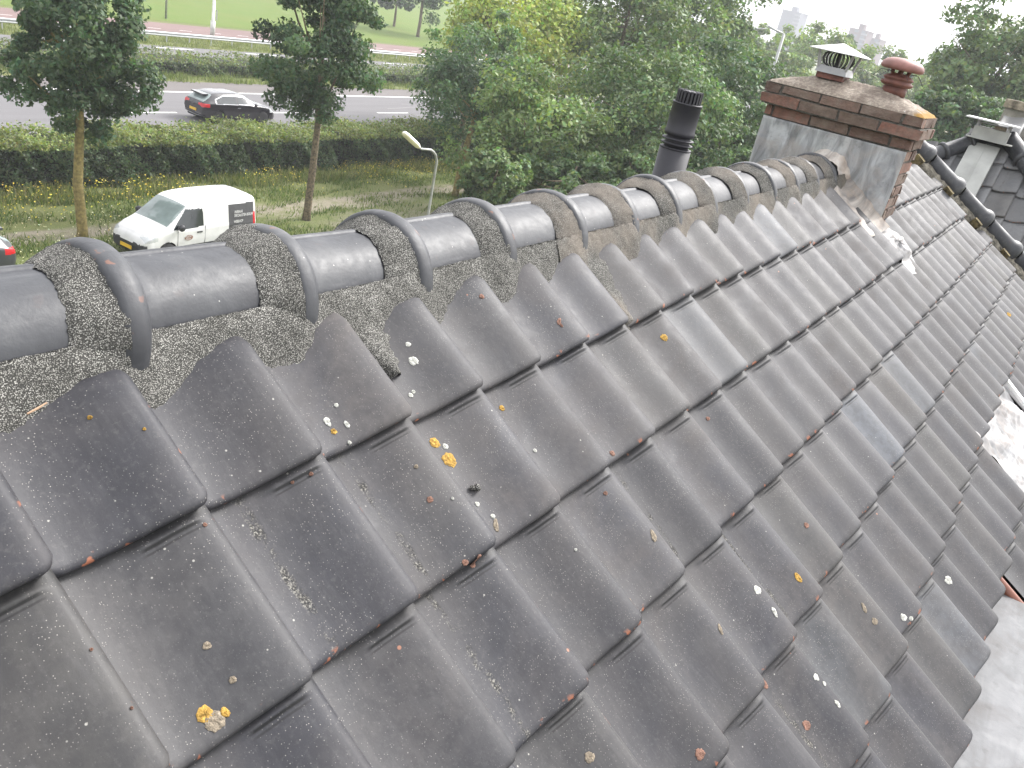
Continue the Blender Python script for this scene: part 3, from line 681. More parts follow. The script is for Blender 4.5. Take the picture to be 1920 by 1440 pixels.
# ================================================================== VERGE with capping tiles (party parapet)
M['stone'] = simple('mossy_verge_mortar', (.17, .155, .125), .95, 0, .55, 26, .9, 60)
def verge():
    ys = np.linspace(.28, -1.9, 90); P = []; prof_ = [(-.17, -.06), (-.15, .030), (-.10, .052), (-.055, .070), (0, .07), (.07, .07), (.10, .03), (.12, -.1)]
    r_ = np.random.default_rng(8)
    for y in ys:
        x = verge_x(y)
        for du, h in prof_:
            vv = -y/CT; P.append(roofp(x+du+r_.normal(0, .006), vv+r_.normal(0, .004), h+r_.normal(0, .005)))
    o = hp(mesh('verge_wall', P, grid_faces(len(ys), len(prof_)), M['stone'], None, False))
    lm_ = simple('lichened_brick_end', (.115, .090, .040), .95, 0, .8, 30, .7, 60)
    for k, y in enumerate(np.arange(.2, -1.8, -.245)):
        bb = MB(); x = verge_x(y)-.155; bb.add([roofp(x+a, -y/CT+b_, hh) for hh in (.0, .072) for a, b_ in ((-.02, -.035), (.05, -.035), (.05, .035), (-.02, .035))], [(0, 3, 2, 1), (4, 5, 6, 7), (0, 1, 5, 4), (1, 2, 6, 5), (2, 3, 7, 6), (3, 0, 4, 7)])
        xo = bb.build('brick_end', lm_); xo.parent = o
    k = 0; y = .42
    while y > -1.9:
        L_ = .305
        a = roofp(verge_x(y), -y/CT, .075); y2 = y-L_*CT; b_ = roofp(verge_x(y2), -y2/CT, .075)
        d = (b_-a)/np.linalg.norm(b_-a); side = np.cross(NRM, d); side /= np.linalg.norm(side); up = np.cross(d, side)
        xs = np.array([0, .20, .225, .245, .262, .285, .300, .308, .309]); rs = np.array([.056, .060, .062, .068, .077, .080, .077, .068, .052])
        ph = np.radians(np.linspace(-30, 210, 30)); V = []
        for x_, r2 in zip(xs, rs):
            for p_ in ph: V.append(a+d*x_*L_/.305+side*r2*math.cos(p_)+up*r2*math.sin(p_))
        o2 = mesh('verge_cap_tile', V, grid_faces(len(xs), len(ph)), M['ridge'], None, True, None, np.tile([.12, 0, 0, 1.], (len(V), 1))); hp(o2)
        so_ = o2.modifiers.new('thick', 'SOLIDIFY'); so_.thickness = .006
        y = y2; k += 1
verge()
# ================================================================== flat zinc roof, brown pipe, bright flashing
M['zinc'] = lead_material('pale_zinc_sheet', (.090, .093, .100), (.125, .128, .136), .6, .05)
def zinc():
    nx, ny = 60, 40; X, Y = np.meshgrid(np.linspace(-1.5, 2.68, nx), np.linspace(-.98, -3.6, ny), indexing='ij')
    Z = -.815+.004*np.sin(X*6+Y*3)+.0025*np.sin(X*17)+.002*np.sin(Y*23)
    o = mesh('flat_zinc_roof', np.stack([X, Y, Z], -1).reshape(-1, 3), np.ascontiguousarray(grid_faces(nx, ny)[:, ::-1]), M['zinc'], None, True); hp(o)
zinc()
S0 = on(1864, 1082, NRM, -.03); S1 = atx(1940, 1172, S0[0])
dv = (S1-S0)/np.linalg.norm(S1-S0)
mb = MB(); oo = np.array([-.012, -.006, .004]); mb.tube([S0-dv*.06+oo, S0+dv*.0+oo, S0+dv*.2+oo, S1+oo, S1+dv*1.2+oo], [.017, .019, .019, .019, .019], 14)
hp(mb.build('edge_pipe', simple('brown_coated_pipe', (.21, .075, .045), .32, 0, .15, 20), None, True))
mb = MB(); mb.tube([S0-dv*.05+np.array([.026, .014, -.004]), S1+dv*1.2+np.array([.026, .014, -.004])], .017, 10)
hp(mb.build('dark_gap_strip', simple('dark_gap_black', (.012, .012, .014), .5), None, True))  # solid black tube drawn in for the dark gap beside the brown pipe
def foil_patch():
    u0, u1, v0, v1 = 16.0*W, 20.95*W, 3.80*G, 9.6*G; nu, nv = 70, 90; r_ = np.random.default_rng(6)
    U, Vv = np.meshgrid(np.linspace(u0, u1, nu), np.linspace(v0, v1, nv), indexing='ij')
    H = -.004+.008*np.sin(U*23+3*np.sin(Vv*9))*np.sin(Vv*21+1)+.016*np.abs(np.sin(U*31+Vv*17))*np.abs(np.sin(Vv*13-U*7))+.007*np.abs(np.sin(U*71-Vv*43))+r_.normal(0, .0012, U.shape)+.03*np.clip((u0+.10-U)/.10, 0, 1)
    o = mesh('bright_flashing', roofp(U, Vv, H).reshape(-1, 3), np.ascontiguousarray(grid_faces(nu, nv)), M['foil'], None, True); hp(o)
    mb = MB(); a = roofp(21.0*W, 3.98*G, .022); b_ = roofp(21.0*W, 9.4*G, .022); e_ = roofp(21.0*W+.045, 3.98*G, .022)-a; n_ = NRM*.016
    mb.add([a, a+e_, b_+e_, b_, a+n_, a+e_+n_, b_+e_+n_, b_+n_], [(0, 3, 2, 1), (4, 5, 6, 7), (0, 1, 5, 4), (1, 2, 6, 5), (2, 3, 7, 6), (3, 0, 4, 7)])
    hp(mb.build('white_edge_bar', simple('white_bar', (.80, .80, .79), .5, 0, .05)))
foil_patch()
# house walls under the roof
M['wall'] = brick_material('house_brick', .9)
def wall_mat():
    m, t, p, out = mat('house_wall_brick'); n = N(t); c = n.coord('Object')
    b_ = n.n('ShaderNodeTexBrick'); n.link(n.mapping(c, (1, 1, 1), rot=(math.radians(90), 0, 0)), b_.inputs['Vector'])
    b_.inputs['Color1'].default_value = (.24, .10, .07, 1); b_.inputs['Color2'].default_value = (.17, .08, .06, 1); b_.inputs['Mortar'].default_value = (.25, .23, .2, 1)
    b_.inputs['Scale'].default_value = 4.5; n.link(b_.outputs[0], p.inputs['Base Color']); p.inputs['Roughness'].default_value = .9
    return m
M['wallb'] = wall_mat()
hp(MB().box((-1.0, -3.6, -8.4), (6.4, 3.1, -2.25)).build('wall', M['wallb']))
hp(MB().box((-1.0, -3.6, -2.25), (2.66, -.9, -.86)).build('dormer_wall', M['wallb']))
# ================================================================== NEIGHBOUR
nb = tag(empty('neighbour_house', (9.5, 0, -8.4)), 'grey wavy tiled hipped roof of the neighbouring house beyond the verge', 'house')
def nbp(o): o.parent = nb; o.matrix_parent_inverse = Matrix.Translation((-9.5, 0, 8.4)); return o
FI = math.radians(42); NA = np.array([9.6, .06, .27])
def nbplace(u, vv, h):
    # u runs towards -y, vv down slope towards -x
    u = np.asarray(u, float); vv = np.asarray(vv, float); h = np.asarray(h, float)
    return np.stack([NA[0]-vv*math.cos(FI)-h*math.sin(FI), NA[1]-u, NA[2]-vv*math.sin(FI)+h*math.cos(FI)], -1)
NW, NG = .215, .31
cl = []
for j in range(1, 16):
    ext = (j-.2)*NG*1.12
    for c in range(-24, 14):
        u = (c-.5)*NW
        if -.86*(j-1)*NG-.02 < u < .93*(j-.5)*NG+.12: cl.append((c, j))
for (c, j) in cl: pass
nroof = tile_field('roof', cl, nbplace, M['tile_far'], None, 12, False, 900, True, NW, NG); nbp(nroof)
nbp(mesh('underlay', [nbplace(0, -.1, -.04), nbplace(-5, 4.6, -.04), nbplace(5, 4.6, -.04)], [(0, 1, 2)], um))
def capline(pts, r, n, parentfn, name):
    pts = [np.array(p, float) for p in pts]
    for i in range(n):
        a = pts[0]+(pts[1]-pts[0])*i/n; b_ = pts[0]+(pts[1]-pts[0])*(i+1)/n; d = (b_-a)/np.linalg.norm(b_-a); L_ = np.linalg.norm(b_-a)
        mb = MB(); mb.tube([a, a+d*L_*.84, a+d*L_*.85, a+d*L_*.88, a+d*L_*.97, b_, b_+d*.001], [r, r, r*1.12, r*1.28, r*1.28, r*1.1, r*.9], 20, False)
        o = mb.build(name, M['ridge'], None, True); parentfn(o)
        a_ = o.data.color_attributes.new('tint', 'FLOAT_COLOR', 'POINT'); a_.data.foreach_set('color', np.tile([.1, 0, 0, 1.0], len(o.data.vertices)).astype(np.float32))
apx = NA+np.array([.0, 0, .05])
hipL = np.array([9.22, .50, .0])
capline([apx, apx+(hipL-apx)*3.2], .075, 8, nbp, 'hip_tile')
capline([apx+np.array([0, -.14, .0]), apx+np.array([-1.6, -2.0, -1.25])], .085, 8, nbp, 'hip_tile')
# rear planes of the hipped roof
L3 = apx+(hipL-apx)*5; R3 = apx+np.array([-2.6, -3.3, -2.1])
nbp(mesh('side_slope', [apx, L3, L3+np.array([6, 0, 0]), apx+np.array([5, 0, 0])], [(0, 3, 2, 1)], M['tile_far']))
nbp(mesh('far_slope', [apx, R3, R3+np.array([6, 0, 0]), apx+np.array([5, 0, 0])], [(0, 1, 2, 3)], M['tile_far']))
nbp(MB().box((6.75, -4.0, -8.4), (16, 3.3, -2.9)).build('wall', M['wallb']))
# grey vent shaft lying on the tiles, open box terminal
M['duct'] = simple('grey_painted_duct', (.34, .345, .33), .6, 0, .12, 6, .1, 60)
d_ = MB(); 
def slab(mb, u0, u1, v0, v1, h0, h1, place=None):
    P = [nbplace(u, v, h) for h in (h0, h1) for u, v in ((u0, v0), (u1, v0), (u1, v1), (u0, v1))]
    mb.add(P, [(0, 1, 2, 3), (4, 7, 6, 5), (0, 4, 5, 1), (1, 5, 6, 2), (2, 6, 7, 3), (3, 7, 4, 0)])
slab(d_, -.150, .118, .16, 2.6, .0, .085); slab(d_, -.018, -.008, .16, 2.6, .085, .092)
nbp(d_.build('vent_duct', M['duct']))
tc = nbplace(-.02, .10, .08)
vt = tag(empty('roof_vent', (float(tc[0]), float(tc[1]), float(tc[2]))), 'boxy grey roof vent with a flat white cover plate on the neighbouring roof peak', 'roof vent')
MB().box((-.14, -.23, .0), (.12, .19, .012)).build('flange', M['duct'], vt)
MB().box((-.11, -.17, .012), (.09, .15, .115)).build('vent_box', M['duct'], vt)
MB().box((-.105, -.165, .150), (.09, .145, .154)).box((-.105, -.16, .115), (-.09, -.14, .17)).box((-.105, .12, .115), (-.09, .14, .17)).box((.07, -.16, .115), (.09, -.14, .17)).box((.07, .12, .115), (.09, .14, .17)).build('louvre_frame', M['galv'], vt)
MB().box((-.17, -.22, .172), (.15, .25, .184)).build('cover_plate', M['white_sheet'], vt)
MB().box((-.08, -.12, .117), (.05, -.02, .148)).build('rusty_patch', M['lich_t'], vt)
# far chimney behind (rendered grey)
q = atx(1900, 215, 11.2)
ch2 = tag(empty('grey_chimney', (11.2, float(q[1])-.1, -3)), 'broad grey rendered chimney stack behind the white topped roof vent', 'chimney')
M['render'] = simple('grey_render', (.27, .255, .225), .95, 0, .3, 8, .5, 50)
zt = float(atx(1895, 186, 11.2)[2])+3
mb = MB(); mb.add([(-.2, -.75, 0), (.2, -.75, 0), (.2, .50, 0), (-.2, .50, 0), (-.2, -.75, zt-.09), (.2, -.75, zt-.09), (.2, .19, zt-.09), (-.2, .19, zt-.09)], [(0, 3, 2, 1), (4, 5, 6, 7), (0, 1, 5, 4), (1, 2, 6, 5), (2, 3, 7, 6), (3, 0, 4, 7)])
mb.build('stack', M['render'], ch2)
MB().box((-.23, -.78, zt-.088), (.23, .215, zt)).build('cap', simple('lichened_cap', (.30, .26, .20), .95, 0, .45, 14, .5, 60), ch2)
# ================================================================== GROUND AND ROADS
GZ = -8.4
def ground_mat():
    m, t, p, out = mat('rough_grass'); n = N(t); c = n.coord('Object'); s = n.sep(c)
    big = n.noise(c, .35, 6, .6); med = n.noise(c, 2.2, 6, .65); fine = n.noise(c, 22, 5, .7)
    g = n.ramp(fine, [(.30, (.065, .085, .028)), (.50, (.120, .145, .050)), (.72, (.190, .205, .085))])
    g = n.mix(n.ramp(big, [(.38, 0), (.62, .55)]), g, (.150, .150, .065))
    dirt = n.ramp(fine, [(.3, (.20, .17, .14)), (.7, (.33, .285, .24))])
    # trodden strips and bare patches between the trees
    y = n.math('ADD', s[1], n.math('MULTIPLY', n.math('SUBTRACT', n.noise(n.mapping(c, (.25, 1, 1)), .9, 4), .5), 2.4))
    st = n.ramp(n.math('ABSOLUTE', n.math('SUBTRACT', y, 22.6)), [(.30, 1), (.75, 0)])
    patch_ = n.ramp(n.math('ADD', n.math('MULTIPLY', n.noise(c, .55, 5, .6), 1.0), n.math('MULTIPLY', n.math('MULTIPLY', n.math('ABSOLUTE', n.math('SUBTRACT', s[0], 25.5)), -1), .05)), [(.28, 0), (.40, 1)])
    ylim = n.math('MULTIPLY', n.ramp(n.math('MULTIPLY', s[1], .02), [(.36, 1), (.455, 0)]), patch_)
    msk = n.math('MULTIPLY', n.math('MAXIMUM', n.math('MULTIPLY', st, .8), ylim), n.ramp(med, [(.36, .25), (.55, 1)]), True)
    n.link(n.mix(msk, g, dirt), p.inputs['Base Color']); p.inputs['Roughness'].default_value = .95; p.inputs['Specular IOR Level'].default_value = .15
    n.link(n.bump(fine, .8, .05), p.inputs['Normal'])
    return m
def lawn_mat():
    m, t, p, out = mat('mown_lawn'); n = N(t); c = n.coord('Object')
    f = n.noise(c, 9, 6, .7); b_ = n.noise(c, .25, 5)
    g = n.ramp(f, [(.3, (.078, .120, .026)), (.6, (.115, .165, .038)), (.8, (.15, .19, .058))])
    g = n.mix(n.ramp(b_, [(.4, 0), (.7, .5)]), g, (.135, .150, .045))
    n.link(g, p.inputs['Base Color']); p.inputs['Roughness'].default_value = .95; p.inputs['Specular IOR Level'].default_value = .1
    n.link(n.bump(f, .6, .05), p.inputs['Normal']); return m
def asphalt(name, rgb):
    m, t, p, out = mat(name); n = N(t); c = n.coord('Object')
    f = n.noise(c, 45, 4, .7); b_ = n.noise(n.mapping(c, (.12, 1.2, 1)), 1.3, 5, .6)
    g = n.ramp(f, [(.3, tuple(x*.8 for x in rgb)), (.7, tuple(x*1.15 for x in rgb))])
    g = n.mix(n.ramp(b_, [(.4, 0), (.65, .45)]), g, tuple(x*.72 for x in rgb))
    n.link(g, p.inputs['Base Color']); p.inputs['Roughness'].default_value = .85
    n.link(n.bump(f, .3, .01), p.inputs['Normal']); return m
gm = ground_mat()
def sheet(name, x0, x1, y0, y1, z, matl, kind='structure', nx=2, ny=2):
    X, Y = np.meshgrid(np.linspace(x0, x1, nx), np.linspace(y0, y1, ny), indexing='ij')
    o = mesh(name, np.stack([X, Y, np.full_like(X, z)], -1).reshape(-1, 3), grid_faces(nx, ny), matl); o['kind'] = kind; return o
sheet('ground', -1500, 3000, -1500, 2500, GZ, gm)
rd = asphalt('road_asphalt', (.130, .125, .130)); rd2 = asphalt('shoulder_asphalt', (.125, .112, .108))
sheet('road', -60, 420, 29.3, 41.55, GZ+.02, rd)
sheet('road_shoulder', -60, 420, 41.55, 44.3, GZ+.024, rd2)
sheet('far_road', -60, 420, 50.6, 56.4, GZ+.02, rd)
sheet('cycle_path', -60, 420, 61.9, 68.2, GZ+.02, asphalt('red_cycle_asphalt', (.165, .105, .097)))
sheet('lawn', -60, 420, 69.5, 260, GZ+.012, lawn_mat())
wm = simple('road_paint', (.78, .78, .76), .6, 0, .12, 6)
def stripes(name, segs):
    mb = MB()
    for x0, x1, y, w_ in segs: mb.add([(x0, y-w_/2, GZ+.03), (x1, y-w_/2, GZ+.03), (x1, y+w_/2, GZ+.03), (x0, y+w_/2, GZ+.03)], [(0, 1, 2, 3)])
    o = mb.build(name, wm); o['kind'] = 'structure'
xd = float(atz(350, 217, GZ)[0])
stripes('edge_line', [(-60, 400, 41.55, .22)])
stripes('lane_line', [(28.0+k*8.9-3.0, 28.0+k*8.9, 36.9, .16) for k in range(-6, 30)])
xq = float(atz(345, 90, GZ)[0])
stripes('far_lane_line', [(xq-2.9+k*8.0, xq+.3+k*8.0, 55.6, .2) for k in range(-8, 30)]+[(xq+k*8.0, xq+3.2+k*8, 51.3, .13) for k in range(-8, 30)])
stripes('cycle_path_line', [(-20+k*3.0, -18.8+k*3.0, 64.7, .1) for k in range(60)])
# faint tar seams on the near road
mb = MB()
for (x, y, a, L_) in [(45, 38.0, .15, 9), (48, 39.4, -.22, 8), (52, 37.4, .1, 10), (47, 36.0, .35, 4)]:
    d = np.array([math.cos(a), math.sin(a)]); q = np.array([-d[1], d[0]])*.04
    p0 = np.array([x, y]); p1 = p0+d*L_
    mb.add([(*(p0-q), GZ+.026), (*(p1-q), GZ+.026), (*(p1+q), GZ+.026), (*(p0+q), GZ+.026)], [(0, 1, 2, 3)])
o = mb.build('road_seams', simple('pale_seam', (.22, .21, .21), .8)); o['kind'] = 'structure'
# ================================================================== FOLIAGE
def leaf_mat(name, sat=1.0):
    m, t, p, out = mat(name); n = N(t); a = n.attr('tint')
    n.link(a, p.inputs['Base Color']); p.inputs['Roughness'].default_value = .55; p.inputs['Specular IOR Level'].default_value = .35
    tr = n.n('ShaderNodeBsdfTranslucent'); mx = n.n('ShaderNodeMixShader'); mx.inputs[0].default_value = .28
    n.link(n.mix(1.0, a, (1.5, 1.7, .8), 'MULTIPLY'), tr.inputs['Color'])
    n.link(p.outputs[0], mx.inputs[1]); n.link(tr.outputs[0], mx.inputs[2]); n.link(mx.outputs[0], out.inputs['Surface']); return m
M['leaf'] = leaf_mat('leaves')
M['bark'] = simple('tree_bark', (.145, .115, .070), .95, 0, .45, 14, .9, 40)
M['bark_y'] = simple('algae_bark', (.22, .175, .060), .95, 0, .35, 10, .9, 30)
def leaves(P, Nn, size, base, var, r, up=.35, asp=.55):
    """P centres, Nn outward directions -> quads"""
    n = len(P)
    nrm = Nn*.55+r.normal(0, .62, (n, 3)); nrm[:, 2] += up; nrm /= np.linalg.norm(nrm, axis=1)[:, None]
    a = np.cross(nrm, r.normal(0, 1, (n, 3))); a /= np.linalg.norm(a, axis=1)[:, None]; b_ = np.cross(nrm, a)
    s = size*r.uniform(.6, 1.35, n)[:, None]
    q = np.stack([P-a*s, P+b_*s*asp+nrm*s*.12, P+a*s, P-b_*s*asp+nrm*s*.12], 1).reshape(-1, 3)
    F = np.arange(n*4).reshape(n, 4)
    base = np.asarray(base, float); v = r.normal(0, var, (n, 1)); hue = r.normal(0, .10, n)
    c = base*(1+v)
    c[:, 0] *= 1+hue*1.3; c[:, 2] *= 1-hue*.6; c = np.clip(c, .006, .6)
    c = np.repeat(np.concatenate([c, np.ones((n, 1))], 1), 4, 0)
    return q, F, c
def crown_points(center, rad, n, r, nclump, cr=.30, hollow=.45, squash=1.0, seed_shape=0):
    """clumps spread through an uneven ellipsoid"""
    d = r.normal(0, 1, (nclump, 3)); d /= np.linalg.norm(d, axis=1)[:, None]
    rr_ = hollow+(1-hollow)*r.uniform(0, 1, nclump)**.6
    lob = 1+.16*np.sin(d[:, 0]*5+seed_shape)+.13*np.sin(d[:, 2]*6+seed_shape*2)+.12*np.sin(d[:, 1]*7+seed_shape*3)
    C_ = d*(rr_*lob)[:, None]*np.array(rad)*.88
    k = r.integers(0, nclump, n); sz = r.uniform(.6, 1.25, nclump)*cr
    g = r.normal(0, 1, (n, 3)); g /= np.linalg.norm(g, axis=1)[:, None]
    off = g*(r.uniform(0, 1, n)**.45)[:, None]*sz[k][:, None]*np.array([1, 1, .72])*min(rad)
    P = C_[k]+off
    Nn = g*.7+d[k]*.6
    tone = r.normal(0, 1, nclump)[k]
    return P+np.array(center), Nn, tone
def limb_set(mb, base, top, cc, rad, r, tr, nb_=7):
    base, top, cc = map(lambda v: np.array(v, float), (base, top, cc))
    mid = (base+top)/2+r.normal(0, .05, 3)*np.array([1, 1, 0]); t2 = cc+np.array([0, 0, rad[2]*.55])
    mb.tube([base, base*.9+top*.1, mid, top, (top+t2)/2+r.normal(0, .08, 3), t2], [tr*1.35, tr*1.08, tr, tr*.82, tr*.5, tr*.12], 12)
    for k in range(nb_):
        f = r.uniform(0, .8); s_ = top*(1-f)+t2*f; a = r.uniform(0, 6.28)
        e = cc+np.array([math.cos(a)*rad[0]*.72, math.sin(a)*rad[1]*.72, rad[2]*r.uniform(-.35, .6)])
        m_ = (s_+e)/2+np.array([0, 0, -.08*rad[2]])
        mb.tube([s_, m_, e], [tr*.42*(1-f*.5), tr*.26, tr*.07], 7)
def tree(name, label, base, cc, rad, n, leaf, tone, seed, trunk=.14, nclump=90, cr=.26, group=None, bark='bark', cat='tree', hollow=.4, var=.22, trunk_top=None, ctone=.16):
    r = np.random.default_rng(seed)
    root = tag(empty(name, tuple(map(float, base))), label, cat, group)
    B = np.array(base, float); cc = np.array(cc, float)
    P, Nn, tn = crown_points(cc-B, rad, n, r, nclump, cr, hollow, 1, seed)
    base_c = np.array(tone)[None, :]*(1+ctone*tn[:, None])*np.array([[1, 1, 1]])
    q, F, c = leaves(P, Nn, leaf, base_c, var, r)
    mesh('crown', q, F, M['leaf'], root, False, None, c)
    mb = MB(); tt = trunk_top if trunk_top is not None else (cc-B)-np.array([0, 0, rad[2]*.75])
    limb_set(mb, (0, 0, -.1), tt, cc-B, rad, r, trunk); mb.build('trunk', M[bark], root, True)
    return root
DG = (.064, .108, .050); MG = (.052, .088, .040); LG = (.095, .135, .045); YG = (.135, .165, .050)
SG = 'young street trees along the verge'
b1_ = atz(155, 446, GZ); tree('street_tree', 'young street tree with algae-stained trunk in front of the hedge, left of the white van', b1_, aty(140, 88, b1_[1]), (1.85, 1.85, 2.8), 24000, .075, DG, 11, .135, 120, .24, SG, 'bark_y', trunk_top=np.array([-.05, 0, 3.3]))
b2_ = atz(574, 412, GZ); tree('street_tree', 'young street tree standing between the white van and the street lamp', b2_, aty(600, 50, b2_[1]), (2.35, 2.2, 3.7), 26000, .078, DG, 12, .13, 120, .23, SG, 'bark', trunk_top=np.array([.1, 0, 3.6]))
b3_ = atz(852, 368, GZ); tree('street_tree', 'young street tree right of the lamp, its crown merging with the dense trees', b3_, aty(880, 175, b3_[1]+1), (2.7, 2.6, 3.0), 12000, .085, DG, 13, .14, 90, .26, SG, 'bark_y', trunk_top=np.array([.5, 0, 3.3]))
def tree_px(label, px, py, rx, ry, d, tone, seed, n=15000, leaf=.12, nclump=110, name='tree', group=None, cr=.24, deep=1.0):
    c = atd(px, py, d); R_ = rx*d/FPX; Z_ = ry*d/FPX
    base = (c[0], c[1], GZ); tone = tuple(np.array(tone)*np.array([1.72, 1.66, 1.30]))
    return tree(name, label, base, c, (R_, R_*deep, Z_), n, leaf, tone, seed, .10+.02*R_, nclump, cr, group)
BG_ = 'trees beyond the ridge'
tree_px('dense mid-green tree closest behind the ridge, right of the street lamp', 1010, 270, 165, 150, 36, (.078, .114, .054), 21, 26000, .095, 150, group=BG_)
tree_px('dark leafy tree directly behind the black flue pipe', 1215, 225, 160, 160, 39, (.060, .094, .048), 22, 24000, .10, 150, group=BG_)
tree_px('dark tree just left of the brick chimney', 1360, 215, 120, 130, 44, (.044, .074, .042), 23, 16000, .115, 110, group=BG_)
tree_px('dark green tree at the left edge of the tree mass, reaching over the road', 885, 130, 82, 115, 47, DG, 24, 11000, .115, 90, group=BG_)
tree_px('pale yellow-green willow rising behind the dense trees', 975, 75, 150, 150, 56, (.140, .172, .050), 25, 22000, .14, 140, group=BG_, name='willow_tree')
tree_px('tall dark tree at the top centre of the photo, right of the willow', 1175, 40, 160, 140, 60, (.068, .100, .044), 26, 20000, .15, 130, group=BG_)
tree_px('tall tree with its top against the sky, left of the far double-armed lamp', 1325, 75, 110, 105, 66, (.060, .092, .046), 27, 16000, .16, 110, group=BG_)
tree_px('lighter green tree around the far double-armed lamp', 1432, 150, 80, 72, 112, (.085, .120, .048), 28, 12000, .22, 90, group=BG_)
tree_px('round pale tree just behind the metal cowl', 1530, 140, 75, 80, 130, (.090, .125, .050), 29, 11000, .25, 90, group=BG_)
tree_px('small dark tree below the distant brick flats', 1585, 108, 55, 34, 165, (.050, .080, .044), 30, 5000, .28, 60, group=BG_)
tree_px('pale tree between the cowl and the red clay pot', 1655, 150, 88, 58, 140, (.095, .130, .052), 31, 10000, .26, 90, group=BG_)
tree_px('pale tree right behind the red clay pot', 1735, 185, 70, 55, 120, (.085, .118, .050), 32, 9000, .24, 90, group=BG_)
tree_px('large tree against the sky at the right edge', 1870, 125, 120, 108, 62, (.062, .092, .050), 33, 20000, .15, 120, group=BG_)
tree_px('dark bushy tree right of the brick chimney', 1790, 225, 80, 70, 48, (.048, .078, .044), 34, 12000, .12, 100, group=BG_)
tree_px('dark tree low behind the white topped roof vent', 1890, 245, 80, 60, 50, (.044, .072, .042), 35, 10000, .12, 90, group=BG_)
tree_px('pale tree on the skyline left of the distant grey tower', 1402, 78, 46, 36, 150, (.090, .125, .050), 36, 7000, .28, 70, group=BG_)
tree_px('pale treetop in front of the distant grey tower', 1488, 96, 44, 40, 170, (.085, .12, .05), 37, 6000, .3, 60, group=BG_)
tree_px('dark tree beyond the lawn at the top edge of the photo', 800, -50, 70, 65, 125, (.040, .070, .034), 38, 9000, .2, 80, group=BG_)
tree_px('dark shrub on the far side of the lawn', 745, 0, 50, 22, 135, (.035, .05, .04), 39, 4000, .2, 50, group=BG_)
tree_px('slender tree standing on the lawn behind the middle street tree', 655, -20, 40, 80, 92, (.055, .09, .036), 40, 8000, .15, 60, group=BG_)
tree_px('tree at the top left corner beyond the cycle path', 60, -60, 110, 50, 95, (.05, .085, .036), 41, 8000, .17, 70, group=BG_)
# hedges
def hedge(name, label, x0, x1, y0, y1, z1, n, leaf, side, top, seed, ragged=.12, kind=None):
    r = np.random.default_rng(seed)
    root = tag(empty(name, ((x0+x1)/2, (y0+y1)/2, GZ)), label, 'hedge'); off = np.array([(x0+x1)/2, (y0+y1)/2, GZ])
    H_ = z1-GZ; L_ = x1-x0; Wd_ = y1-y0
    nf = int(n*.52); ntp = n-nf
    x = r.uniform(x0, x1, n); bul = lambda x_, z_: .16*np.sin(x_*1.3+z_*2)+.10*np.sin(x_*3.7+1)+.07*np.sin(x_*8+z_*6)
    P = np.zeros((n, 3)); Nn = np.zeros((n, 3))
    z = r.uniform(0.02, H_, nf); f_ = z/H_
    P[:nf] = np.stack([x[:nf], y0+bul(x[:nf], z)+.25*f_**6+abs(r.normal(0, ragged, nf)), GZ+z], 1); Nn[:nf] = (0, -1, .2)
    yt = r.uniform(y0, y1, ntp)
    P[nf:] = np.stack([x[nf:], yt, z1+.10*np.sin(x[nf:]*1.1)+.06*np.sin(x[nf:]*4+yt*2)-.5*np.clip((y0+.35-yt), 0, 1)**1.3+r.normal(0, ragged*.75, ntp)+.25*(r.uniform(0, 1, ntp)**14)], 1); Nn[nf:] = (0, 0, 1)
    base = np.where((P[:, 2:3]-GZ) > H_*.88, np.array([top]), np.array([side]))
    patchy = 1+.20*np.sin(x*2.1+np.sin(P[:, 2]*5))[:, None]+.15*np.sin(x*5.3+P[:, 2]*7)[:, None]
    q, F, c = leaves(P, Nn, leaf, base*patchy, .25, r, .2)
    mesh('foliage', q-off, F, M['leaf'], root, False, None, c)
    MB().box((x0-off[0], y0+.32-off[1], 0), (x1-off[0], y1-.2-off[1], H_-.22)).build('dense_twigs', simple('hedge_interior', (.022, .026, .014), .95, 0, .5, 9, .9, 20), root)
    return root
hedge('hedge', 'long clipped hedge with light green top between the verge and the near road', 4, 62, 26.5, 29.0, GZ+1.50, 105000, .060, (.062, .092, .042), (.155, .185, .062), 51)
hedge('median_hedge', 'low rough hedge between the two carriageways', 14, 110, 46.2, 49.6, GZ+.85, 42000, .085, (.080, .110, .045), (.13, .16, .055), 52, .18)
# tall grass tufts, flowers
def tufts(name, label, n, yr, xr, h, cols, seed, wd=.012, kind='stuff'):
    r = np.random.default_rng(seed); x = r.uniform(*xr, n); y = r.uniform(*yr, n)
    keep = (np.sin(x*1.7+np.sin(y*2))+np.sin(y*2.9+x*.6)+r.normal(0, .7, n)) > -.5
    keep &= ~((abs(y-22.6+.7*np.sin(x*.4)) < .55) & (r.uniform(0, 1, n) < .85))
    keep &= ~((abs(x-25.5) < 3.5) & (y < 21.5) & (r.uniform(0, 1, n) < .8))
    x, y = x[keep], y[keep]; n = len(x); hh = h*r.uniform(.4, 1.3, n); a = r.uniform(0, 6.28, n); lean = r.normal(0, .35, (n, 2))*hh[:, None]
    b0_ = np.stack([x, y, np.full(n, GZ)], 1); dx = np.stack([np.cos(a), np.sin(a), np.zeros(n)], 1)*wd*r.uniform(.7, 1.8, n)[:, None]
    tip = b0_+np.stack([lean[:, 0], lean[:, 1], hh], 1)
    q = np.stack([b0_-dx, b0_+dx, tip+dx*.35, tip-dx*.35], 1).reshape(-1, 3); F = np.arange(4*n).reshape(n, 4)
    c = np.array(cols)[r.integers(0, len(cols), n)]*(1+r.normal(0, .2, (n, 1))); c = np.repeat(np.concatenate([np.clip(c, .01, .8), np.ones((n, 1))], 1), 4, 0)
    o = mesh(name, q, F, M['leaf'], None, False, None, c); o['kind'] = kind; return o
